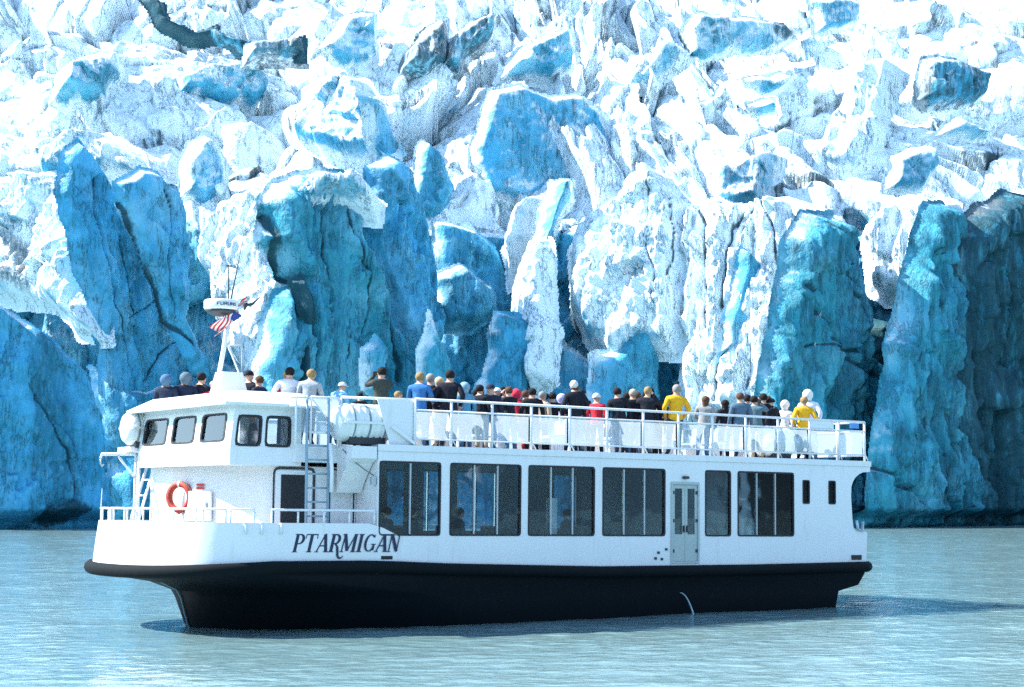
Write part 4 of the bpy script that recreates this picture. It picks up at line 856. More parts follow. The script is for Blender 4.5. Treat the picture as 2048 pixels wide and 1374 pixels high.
def build_mast():
    before = set(BOAT.children)
    m = MB(); m.loft([[(3.50, -0.28, 5.28), (4.25, -0.28, 5.28), (4.25, 0.28, 5.28), (3.50, 0.28, 5.28)], [(3.62, -0.2, 5.86), (4.12, -0.2, 5.86), (4.12, 0.2, 5.86), (3.62, 0.2, 5.86)]], True, False)
    vs = list(m.bm.verts); m.bm.faces.new(vs[4:8]); m.build('mast_pedestal', WHITE, BOAT)
    m = MB(); m.tube([(3.55, 0, 5.42), (3.72, 0, 6.4), (3.82, 0, 7.18)], 0.055, 10); m.build('mast_tube', WHITE2, BOAT)
    m = MB(); m.tube([(4.2, 0, 5.84), (4.14, 0, 6.9), (3.95, 0, 7.6)], 0.012, 6); m.build('stay', ALU, BOAT)
    m = MB(); m.tube([(3.80, 0.0, 6.55), (4.12, 0, 5.86)], 0.02, 6); m.build('mast_strut', WHITE2, BOAT)
    m = MB(); m.box(3.93, 4.12, -0.14, 0.14, 6.50, 6.66, 0.02); m.build('mast_lamp', ALU, BOAT)
    m = MB(); m.lathe([(0.37, 7.30), (0.395, 7.34), (0.395, 7.50), (0.37, 7.53), (0.05, 7.555)], 'Z', 32, (3.62, 0, 0)); m.build('radar_dome', WHITE2, BOAT)
    m = MB(); m.lathe([(0.16, 7.16), (0.32, 7.24), (0.37, 7.298)], 'Z', 28, (3.62, 0, 0)); m.build('radar_base', DARKM, BOAT)
    m = MB(); m.tube([(3.86, 0, 7.5), (4.14, 0.02, 8.98)], [0.02, 0.006], 6); m.build('whip_antenna', DARKM, BOAT)
    m = MB(); m.tube([(3.83, 0.03, 7.45), (3.83, 0.1, 8.36)], [0.02, 0.012], 6); m.tube([(3.76, 0.1, 8.36), (3.92, 0.1, 8.37)], 0.02, 6); m.build('whip_antenna', DARKM, BOAT)
    m = MB(); m.tube([(4.2, 0, 7.45), (4.42, 0, 7.5), (4.55, 0, 7.62), (4.64, 0, 7.7)], [0.05, 0.035, 0.02, 0.008], 6); m.tube([(4.22, 0, 7.36), (4.32, 0.05, 7.5), (4.2, 0.02, 7.56)], 0.03, 6); m.build('antenna_bracket', DARKM, BOAT)
    m = MB(); m.tube([(3.82, 0, 7.15), (3.86, 0, 7.56)], 0.03, 8); m.build('mast_head', WHITE2, BOAT)
    # maker's lettering on the radar dome, wrapped to its side
    font = {'F': [(0, 0, 0, 1), (0, 1, .6, 1), (0, .5, .5, .5)], 'U': [(0, 1, 0, 0), (0, 0, .6, 0), (.6, 0, .6, 1)], 'R': [(0, 0, 0, 1), (0, 1, .6, 1), (.6, 1, .6, .5), (.6, .5, 0, .5), (.2, .5, .6, 0)], 'N': [(0, 0, 0, 1), (0, 1, .6, 0), (.6, 0, .6, 1)], 'O': [(0, 0, 0, 1), (0, 1, .6, 1), (.6, 1, .6, 0), (.6, 0, 0, 0)]}
    m = MB(); R = 0.399; k = 0
    for i, ch in enumerate('FURUNO'):
        for (a, b, c, d) in font[ch]:
            k += 1; p0 = Vector((i * 0.95 + a, b)); p1 = Vector((i * 0.95 + c, d)); t = (p1 - p0).normalized(); nn = Vector((-t.y, t.x)) * 0.10; p0 -= t * 0.09; p1 += t * 0.09
            q = []
            for p in (p0 - nn, p1 - nn, p1 + nn, p0 + nn):
                an = math.radians(-128) + p.x * 0.10 / R * 0.9; q.append((3.62 + (R + 0.0004 * k) * math.cos(an), (R + 0.0004 * k) * math.sin(an), 7.385 + p.y * 0.065))
            m.face(q)
    o = m.build('dome_lettering', NAVY, BOAT); o['kind'] = 'stuff'
    for c in set(BOAT.children) - before: c.data.transform(Matrix.Translation((-0.24, 0, -0.19)))
build_mast()

def build_name():
    """PTARMIGAN in slanted roman capitals along the bulwark"""
    m = MB(); k = [0]; H = 0.385; SH = 0.24
    def poly(pts, ox):
        k[0] += 1; yy = -HB - 0.016 - 0.00025 * k[0]
        m.face([(X0 + (ox + px + SH * pz) * H, yy, Z0 - (ox * SLOPE) + pz * H) for px, pz in pts])
    SLOPE = 0.0; Z0 = 1.60; X0 = 3.62
    TK, TN = 0.19, 0.065
    def bar(p, q, w, ox):
        p = Vector(p); q = Vector(q); t = (q - p).normalized(); n = Vector((-t.y, t.x)) * w / 2
        poly([p - n, q - n, q + n, p + n], ox)
    def serif(x, z, w, ox): poly([(x - w / 2, z - 0.02), (x + w / 2, z - 0.02), (x + w / 2, z + 0.025), (x - w / 2, z + 0.025)], ox)
    def arc(cx, cz, rx, rz, a0, a1, tk, tn, ox, n=10):
        A = [math.radians(a0 + (a1 - a0) * i / n) for i in range(n + 1)]
        for a, b in zip(A[:-1], A[1:]):
            def e(t, s): w = tn + (tk - tn) * abs(math.cos(t)); return (cx + (rx + s * w / 2) * math.cos(t), cz + (rz + s * w / 2 * 0.8) * math.sin(t))
            poly([e(a, -1), e(b, -1), e(b, 1), e(a, 1)], ox)
    def stem(x, ox, w=TK): bar((x, 0), (x, 1), w, ox); serif(x, 0.0, 0.34, ox); serif(x, 0.98, 0.34, ox)
    def P(ox): stem(0.18, ox); bar((0.18, 0.97), (0.36, 0.97), TN, ox); bar((0.18, 0.46), (0.36, 0.46), TN, ox); arc(0.34, 0.715, 0.24, 0.26, -90, 90, 0.18, TN, ox)
    def T(ox): bar((0.36, 0), (0.36, 1), TK, ox); serif(0.36, 0, 0.36, ox); bar((0.0, 0.97), (0.74, 0.97), 0.06, ox); bar((0.02, 0.99), (-0.01, 0.74), 0.05, ox); bar((0.72, 0.99), (0.73, 0.74), 0.05, ox)
    def Aa(ox): bar((0.06, 0), (0.42, 1), TN + 0.01, ox); bar((0.66, 0), (0.41, 1), TK, ox); bar((0.2, 0.34), (0.56, 0.34), TN, ox); serif(0.06, 0, 0.26, ox); serif(0.66, 0, 0.34, ox)
    def R(ox):
        P(ox); pts = [(0.36, 0.46), (0.52, 0.30), (0.60, 0.05), (0.66, -0.22), (0.80, -0.36), (0.98, -0.33), (1.03, -0.22)]; ws = [0.10, 0.15, 0.15, 0.12, 0.09, 0.06, 0.05]
        for i in range(len(pts) - 1): bar(pts[i], pts[i + 1], ws[i], ox)
    def M(ox): bar((0.08, 0), (0.12, 1), TN + 0.01, ox); bar((0.12, 1), (0.44, 0.05), TK, ox); bar((0.44, 0.05), (0.80, 1), TN, ox); bar((0.82, 0), (0.82, 1), TK, ox); serif(0.08, 0, 0.24, ox); serif(0.10, 0.98, 0.24, ox); serif(0.82, 0, 0.32, ox); serif(0.84, 0.98, 0.24, ox)
    def I(ox): stem(0.18, ox)
    def G(ox): arc(0.40, 0.5, 0.30, 0.47, 48, 330, 0.16, TN, ox, 16); bar((0.66, 0.08), (0.66, 0.42), 0.13, ox); serif(0.64, 0.42, 0.32, ox); bar((0.62, 0.80), (0.66, 0.98), 0.05, ox)
    def Nn(ox): bar((0.10, 0), (0.10, 1), TN + 0.01, ox); bar((0.12, 1), (0.62, 0.02), TK, ox); bar((0.63, 0), (0.63, 1), TN + 0.01, ox); serif(0.10, 0, 0.26, ox); serif(0.10, 0.98, 0.24, ox); serif(0.63, 0.98, 0.26, ox)
    x = 0
    for f, wd in ((P, 0.72), (T, 0.78), (Aa, 0.80), (R, 0.78), (M, 1.02), (I, 0.42), (G, 0.84), (Aa, 0.80), (Nn, 0.8)):
        f(x); x += wd
    o = m.build('name_lettering', NAVY, BOAT); o['kind'] = 'stuff'
build_name()

def lean_in(o):
    for c in o.children:
        if c.type == 'MESH' and c.matrix_local == Matrix.Identity(4):
            n = len(c.data.vertices); co = np.empty(n * 3, np.float32); c.data.vertices.foreach_get('co', co); co = co.reshape(-1, 3)
            co[:, 1] *= 1 - TUMBLE * co[:, 2]; c.data.vertices.foreach_set('co', co.ravel()); c.data.update(); lean_in(c)
        else: c.location.y *= 1 - TUMBLE * c.location.z
lean_in(BOAT)
# ------------------------------------------------------------------ things carried by the boat
def on_boat(x, y, z, rz=0.0): return BM @ Matrix.Translation((x, y * (1 - TUMBLE * z), z)) @ Matrix.Rotation(rz, 4, 'Z')

def life_raft(x, y, z, L, R, label, rz=0.0):
    root = empty('life_raft', on_boat(x, y, z, rz)); tag(root, label, 'life raft', 'life raft canisters on the sun deck')
    p = MB(); h = L / 2
    prof = [(0.02, -h - 0.10), (R * 0.5, -h - 0.085), (R * 0.8, -h - 0.03), (R * 0.95, -h + 0.06), (R, -h + 0.14)]
    for k in range(6):
        a = -h + 0.18 + k * (L - 0.36) / 6; b = a + (L - 0.36) / 6; prof += [(R * 0.985, a), (R * 1.045, a + 0.25 * (b - a)), (R * 1.045, a + 0.75 * (b - a)), (R * 0.985, b)]
    prof += [(R, h - 0.14), (R * 0.95, h - 0.06), (R * 0.8, h + 0.03), (R * 0.5, h + 0.085), (0.02, h + 0.10)]
    p.lathe(prof, 'X', 32); p.build('canister', RAFTM, root, True)
    f = MB(); f.prism(rrect(-h - 0.04, h + 0.04, -R - 0.045, R + 0.045, 0.12), 'z', -0.03, 0.03); f.build('flange', RAFTM, root)
    for q in (-0.30, 0.0, 0.30):
        s = MB(); s.lathe([(R * 1.05, q * L - 0.02), (R * 1.055, q * L), (R * 1.05, q * L + 0.02)], 'X', 28); s.build('strap', STRAPM, root)
    c = MB(); c.box(-h * 0.7, h * 0.7, -R * 0.7, R * 0.7, -R - 0.06, -R * 0.72, 0.01); c.build('cradle', DARKM, root)
    return root
life_raft(5.62, -2.98, 4.46, 1.30, 0.42, 'white ribbed life raft canister beside the forward boarding gate')
life_raft(18.42, -2.72, 4.44, 0.95, 0.41, 'dark ribbed life raft canister behind the aft windbreak panels')
life_raft(2.72, 3.02, 4.42, 0.85, 0.42, 'white domed life raft canister on the far side of the wheelhouse')

r = empty('hose_reel', on_boat(19.45, -2.9, 4.42)); tag(r, 'grey round hose reel behind the rail near the stern', 'hose reel')
m = MB(); m.lathe([(0.12, -0.12), (0.30, -0.12), (0.30, -0.09), (0.14, -0.09), (0.14, 0.09), (0.30, 0.09), (0.30, 0.12), (0.12, 0.12)], 'Y', 24); m.build('drum', ALU, r)
m = MB()
for k in range(5):
    m.tube([((0.17 + 0.0 * k) * math.cos(a * 0.35), -0.07 + 0.035 * k, 0.2 * math.sin(a * 0.35)) for a in range(18)], 0.018, 6, True)
o = m.build('hose', STRAPM, r); o['kind'] = 'stuff'
m = MB(); m.box(-0.03, 0.03, -0.16, -0.13, -0.44, 0.03, 0.004); m.build('stand', DARKM, r)

# lifebuoy on the deckhouse front
lb = empty('lifebuoy', on_boat(2.78, 0.68, 2.77, math.radians(26))); tag(lb, 'orange lifebuoy ring hung on the white deckhouse front', 'lifebuoy')
m = MB(); m.tube([(-0.02, 0.30 * math.cos(2 * math.pi * k / 32), 0.30 * math.sin(2 * math.pi * k / 32)) for k in range(32)], 0.075, 12, True); m.build('ring', ORANGE, lb, True)
for k in range(4):
    a0 = math.radians(90 + 90 * k); m = MB(); m.tube([(-0.02, 0.30 * math.cos(a0 + d * 0.09), 0.30 * math.sin(a0 + d * 0.09)) for d in (-1, 0, 1)], 0.079, 12); m.build('reflective_band', FLAG_W if k == 0 else ORANGE, lb, True)
m = MB(); m.tube([(-0.05, 0.385 * math.cos(2 * math.pi * k / 24), 0.385 * math.sin(2 * math.pi * k / 24) - (0.02 if k % 6 else 0)) for k in range(24)], 0.009, 6, True); m.build('grab_line', ROPE, lb)

# flag wrapped round the mast
def build_flag():
    n, mrow = 26, 26
    m = MB(); V = []
    for j in range(mrow + 1):
        t = j / mrow; row = []
        for i in range(n + 1):
            s = i / n
            x = 4.28 - 0.75 * t + 0.10 * math.sin(6 * s + 5 * t) ; z = 7.55 - 0.62 * t - 0.34 * s * (1 - 0.3 * t) + 0.10 * math.sin(3.3 * t + 0.6)
            x += -0.20 * s * (0.4 - t); y = -0.12 + 0.10 * math.sin(7 * t + 2.2 * s) + 0.05 * math.sin(15 * t)
            row.append(m.bm.verts.new((x, y, z)))
        V.append(row)
    for j in range(mrow):
        for i in range(n):
            f = m.bm.faces.new((V[j][i], V[j][i + 1], V[j + 1][i + 1], V[j + 1][i])); f.smooth = True
            f.material_index = (2 if (8 <= j < 15 and i > 15) else (0 if (i * 13 // n) % 2 == 0 else 1))
    o = m.build('flag', [FLAG_R, FLAG_W, FLAG_B]); o.matrix_world = BM @ Matrix.Translation((-0.34, 0, -0.17))
    tag(o, 'red and white striped flag wrapped around the mast under the radar', 'flag')
build_flag()

# water running from an outlet amidships
m = MB(); q = []
for k in range(9):
    t = k / 8; q.append((14.6 + 0.42 * t, -3.16 - 0.12 * t ** 0.6, 0.55 - 0.72 * t * t - 0.05 * t))
m.tube(q, [0.012, 0.014, 0.016, 0.018, 0.02, 0.022, 0.024, 0.028, 0.034], 6); o = m.build('cooling_water', mat('falling_water', (0.35, 0.5, 0.55), 0.2)); o.matrix_world = BM; tag(o, 'thin stream of cooling water running down the black hull', kind='stuff')

# ------------------------------------------------------------------ people
PEOPLE_MATS = {}
def cloth(c, rough=0.85):
    k = tuple(c)
    if k not in PEOPLE_MATS: PEOPLE_MATS[k] = mat('cloth', c, rough, var=0.25, scale=14, bump=0.5, bscale=22, spec=0.2)
    return PEOPLE_MATS[k]
SKIN = mat('skin', (0.52, 0.31, 0.22), 0.55, var=0.08)
SHOE = mat('shoe', (0.03, 0.03, 0.035), 0.6)

def body_mesh(name, arms, bow=0.0, seated=False, head_yaw=0.0):
    """one continuous figure grown from a jointed skeleton, facing +y, 1.75 m; arms = ((elbow, wrist), (elbow, wrist)) left, right"""
    V, E, Rr, Tg = [], [], [], []
    def add(p, r, parent=None, tg=1):
        V.append(Vector(p)); Rr.append(r if isinstance(r, tuple) else (r, r))
        if parent is not None: E.append((parent, len(V) - 1)); Tg.append(tg)
        return len(V) - 1
    z0 = -0.45 if seated else 0.0
    pel = add((0, 0, 0.95 + z0), (0.155, 0.12)); wa = add((0, 0.01 + bow * 0.15, 1.10 + z0), (0.15, 0.115), pel); ch = add((0, 0.02 + bow * 0.4, 1.28 + z0), (0.18, 0.125), wa); uc = add((0, 0.01 + bow * 0.6, 1.41 + z0), (0.15, 0.10), ch)
    nk = add((0, 0.02 + bow * 0.75, 1.50 + z0), 0.055, uc, 0); hb = add((0, 0.035 + bow * 0.85, 1.56 + z0 - bow * 0.05), (0.068, 0.075), nk, 0); hm = add((0, 0.03 + bow * 0.95, 1.645 + z0 - bow * 0.1), (0.078, 0.095), hb, 0); ht = add((0, 0.02 + bow, 1.715 + z0 - bow * 0.12), (0.055, 0.068), hm, 0)
    hd = V[hm]
    add((0, hd.y + 0.115, hd.z - 0.012), 0.014, hm, 0)                                   # nose
    for s in (-1, 1): add((s * 0.092, hd.y - 0.005, hd.z - 0.005), 0.018, hm, 0)         # ears
    for s, (el, wr) in zip((-1, 1), arms):
        sh = add((s * 0.185, 0.0 + bow * 0.6, 1.40 + z0), 0.075, uc); el_ = Vector((s * el[0], el[1] + bow * 0.5, el[2] + z0)); wr_ = Vector((s * wr[0], wr[1] + bow * 0.5, wr[2] + z0))
        e = add(el_, 0.058, sh); w_ = add(wr_, 0.042, e)
        d = (wr_ - el_).normalized(); side = Vector((0, 0, 1)).cross(d); side = side.normalized() if side.length > 0.2 else Vector((0, 1, 0))
        pm = add(wr_ + d * 0.07, (0.036, 0.026), w_, 0)
        for q, ln in ((-0.026, 0.075), (-0.009, 0.088), (0.009, 0.082), (0.026, 0.066)):
            a = add(wr_ + d * 0.105 + side * q, 0.0095, pm, 0); b_ = add(wr_ + d * (0.105 + ln * 0.5) + side * q + Vector((0, 0, -0.006)), 0.0085, a, 0); add(wr_ + d * (0.105 + ln * 0.85) + side * q + Vector((0, 0, -0.03)), 0.007, b_, 0)
        a = add(wr_ + d * 0.06 + side * 0.045 * -s, 0.0105, pm, 0); add(wr_ + d * 0.10 + side * 0.058 * -s, 0.009, a, 0)
    for s in (-1, 1):
        hp = add((s * 0.09, 0, 0.88 + z0), 0.105, pel, 2)
        if seated: kn = add((s * 0.11, 0.42, 0.86 + z0), 0.075, hp, 2); an = add((s * 0.11, 0.44, 0.5 + z0), 0.05, kn, 2); add((s * 0.12, 0.58, 0.47 + z0), 0.04, an, 3)
        else: kn = add((s * 0.105, 0.02, 0.50), 0.075, hp, 2); an = add((s * 0.11, -0.01, 0.12), 0.052, kn, 2); add((s * 0.125, 0.05, 0.05), 0.045, an, 3); add((s * 0.13, 0.15, 0.04), 0.038, len(V) - 1, 3)
    me = bpy.data.meshes.new(name); me.from_pydata(V, E, []); o = bpy.data.objects.new(name, me); COL.objects.link(o)
    o.modifiers.new('skin', 'SKIN'); sv = me.skin_vertices[0].data
    for i, r_ in enumerate(Rr): sv[i].radius = r_; sv[i].use_root = (i == 0)
    sub = o.modifiers.new('sub', 'SUBSURF'); sub.levels = 1; sub.render_levels = 1
    dg = bpy.context.evaluated_depsgraph_get(); dg.update(); ev = o.evaluated_get(dg); me2 = bpy.data.meshes.new_from_object(ev); me2.name = name
    bpy.data.objects.remove(o); bpy.data.meshes.remove(me)
    A = np.array([V[a] for a, b in E]); B = np.array([V[b] for a, b in E]); T_ = np.array(Tg); RA = np.array([max(max(Rr[a]), max(Rr[b])) for a, b in E])
    mi = []
    for f in me2.polygons:
        c = np.array(f.center); ab = B - A; t = np.clip(((c - A) * ab).sum(1) / ((ab * ab).sum(1) + 1e-9), 0, 1); d = np.linalg.norm(c - A - t[:, None] * ab, axis=1) - 0.3 * RA
        k = int(T_[int(d.argmin())])
        if k == 1 and c[2] < 0.84 + z0 and not seated and abs(c[0]) < 0.25: k = 2
        if k == 2 and c[2] > 0.88 + z0 : k = 1
        mi.append(k)
    me2.materials.clear()
    for mm in (SKIN, SKIN, SKIN, SHOE): me2.materials.append(mm)
    me2.polygons.foreach_set('material_index', mi); me2.polygons.foreach_set('use_smooth', [True] * len(mi))
    return me2, V[hm].copy()
DOWN = ((0.25, -0.02, 1.13), (0.27, 0.08, 0.90)); RAIL = ((0.25, 0.06, 1.16), (0.20, 0.30, 1.08)); FACE = ((0.27, 0.20, 1.33), (0.09, 0.20, 1.58)); POCK = ((0.29, -0.10, 1.16), (0.21, 0.09, 0.98)); FOLD = ((0.25, 0.08, 1.15), (0.05, 0.22, 1.18)); UP = ((0.30, 0.12, 1.45), (0.24, 0.22, 1.66))
BODY = {'stand': body_mesh('body', (DOWN, DOWN)), 'rail': body_mesh('body', (RAIL, RAIL), 0.06), 'camera': body_mesh('body', (FACE, FACE)), 'pockets': body_mesh('body', (POCK, POCK)), 'folded': body_mesh('body', (FOLD, DOWN)),
        'point': body_mesh('body', (DOWN, UP)), 'stoop': body_mesh('body', (RAIL, RAIL), 0.30), 'seated': body_mesh('body', (((0.24, 0.05, 1.14), (0.14, 0.26, 1.02)), ((0.24, 0.05, 1.14), (0.14, 0.26, 1.02))), 0.03, True)}

def cap_mesh(kind):
    """hair or headwear round a head centred at the origin, face towards +y"""
    m = MB(); rows = []
    rx, ry, rz = {'short_hair': (0.098, 0.116, 0.112), 'long_hair': (0.106, 0.122, 0.114), 'cap': (0.102, 0.122, 0.108), 'beanie': (0.104, 0.122, 0.125), 'hood': (0.128, 0.145, 0.145)}[kind]
    n = 20
    for i in range(9):
        th = math.pi * 0.5 * i / 8 * {'short_hair': 1.5, 'long_hair': 1.4, 'cap': 0.98, 'beanie': 1.05, 'hood': 1.5}[kind]; row = []
        for k in range(n):
            a = 2 * math.pi * k / n; x, y = math.sin(th) * math.cos(a), math.sin(th) * math.sin(a); z = math.cos(th)
            front = max(0, math.sin(a))
            if kind in ('short_hair', 'long_hair'): z = z + 0.62 * front * max(0, (0.35 - z)); y *= (1 - 0.12 * front)
            if kind == 'hood': z = z + 0.95 * front ** 2 * max(0, 0.45 - z); y *= (1 - 0.25 * front ** 2)
            wob = 1 + 0.03 * math.sin(5 * a + 3 * i)
            row.append((x * rx * wob, y * ry * wob - 0.012, z * rz + 0.012))
        rows.append(row)
    if kind == 'long_hair':
        for dz, sc in ((-0.10, 1.0), (-0.19, 0.95), (-0.25, 0.7)):
            rows.append([(q[0] * sc, min(q[1] * sc, 0.02) - 0.01, min(q[2], -0.02 + 0 * k) + dz * (1 if q[1] < 0.03 else 0.1)) for k, q in enumerate(rows[8])])
    if kind == 'hood':
        rows.append([(q[0] * 0.95, q[1] * 0.9, q[2] - 0.05 * (1 if q[1] < 0.05 else 0.2)) for q in rows[8]])
    m.loft(rows, True, True)
    if kind == 'cap':
        b = [];  
        for i in range(9):
            a = math.radians(20 + 140 * i / 8); b.append((0.10 * math.cos(a), 0.115 * math.sin(a) - 0.01))
        o_ = [(x * 1.0, y + 0.075 * math.sin(math.radians(20 + 140 * i / 8))) for i, (x, y) in enumerate(b)]
        m.loft([[(x, y, 0.022) for x, y in b], [(x, y, 0.012) for x, y in o_], [(x, y, 0.005) for x, y in o_], [(x, y, 0.012) for x, y in b]], False, False)
    bmesh.ops.recalc_face_normals(m.bm, faces=m.bm.faces)
    me = bpy.data.meshes.new(kind); m.bm.to_mesh(me); m.bm.free(); me.materials.append(SKIN); return me
CAPS = {k: cap_mesh(k) for k in ('short_hair', 'long_hair', 'cap', 'beanie', 'hood')}

BLK = (0.012, 0.014, 0.022); DKN = (0.015, 0.025, 0.05); DKG = (0.05, 0.07, 0.08); GRY = (0.32, 0.36, 0.38); WHT = (0.75, 0.76, 0.76); LBL = (0.22, 0.50, 0.72); MBL = (0.04, 0.16, 0.38); RED = (0.62, 0.03, 0.05); YEL = (0.80, 0.42, 0.02); TEAL = (0.06, 0.30, 0.36); LAV = (0.42, 0.42, 0.66); CAMO = (0.05, 0.06, 0.05); BGR = (0.08, 0.14, 0.20)
JEA = (0.05, 0.12, 0.22); TAN = (0.40, 0.33, 0.24)
BLO = (0.30, 0.20, 0.09); BRO = (0.10, 0.05, 0.03); HBK = (0.015, 0.012, 0.012); GRH = (0.26, 0.25, 0.23)
def person(x, y, h, rz, pose, jacket, trousers, head, hc, label, z=3.975, group='passengers on the sun deck', skin=None):
    me, hm = BODY[pose]; s = h / 1.75 if pose != 'seated' else 1.0
    loc = BM @ Vector((x, y * (1 - TUMBLE * z), z))
    root = empty('person', Matrix.Translation(loc) @ Matrix.Rotation(math.radians(rz), 4, 'Z') @ Matrix.Rotation(math.radians((len(label) * 37 % 9) - 4), 4, 'Y') @ Matrix.Diagonal((s * (1.05 + (len(label) % 5) * 0.03), s * 1.10, s, 1)))
    tag(root, label, 'person', group)
    o = put(bpy.data.objects.new('body', me), root)
    for i, mm in ((1, cloth(jacket)), (2, cloth(trousers))): o.material_slots[i].link = 'OBJECT'; o.material_slots[i].material = mm
    c = put(bpy.data.objects.new(head, CAPS[head]), root); c.location = hm
    c.material_slots[0].link = 'OBJECT'; c.material_slots[0].material = cloth(hc)
    return root
SH, LH, CA, BE, HO = 'short_hair', 'long_hair', 'cap', 'beanie', 'hood'
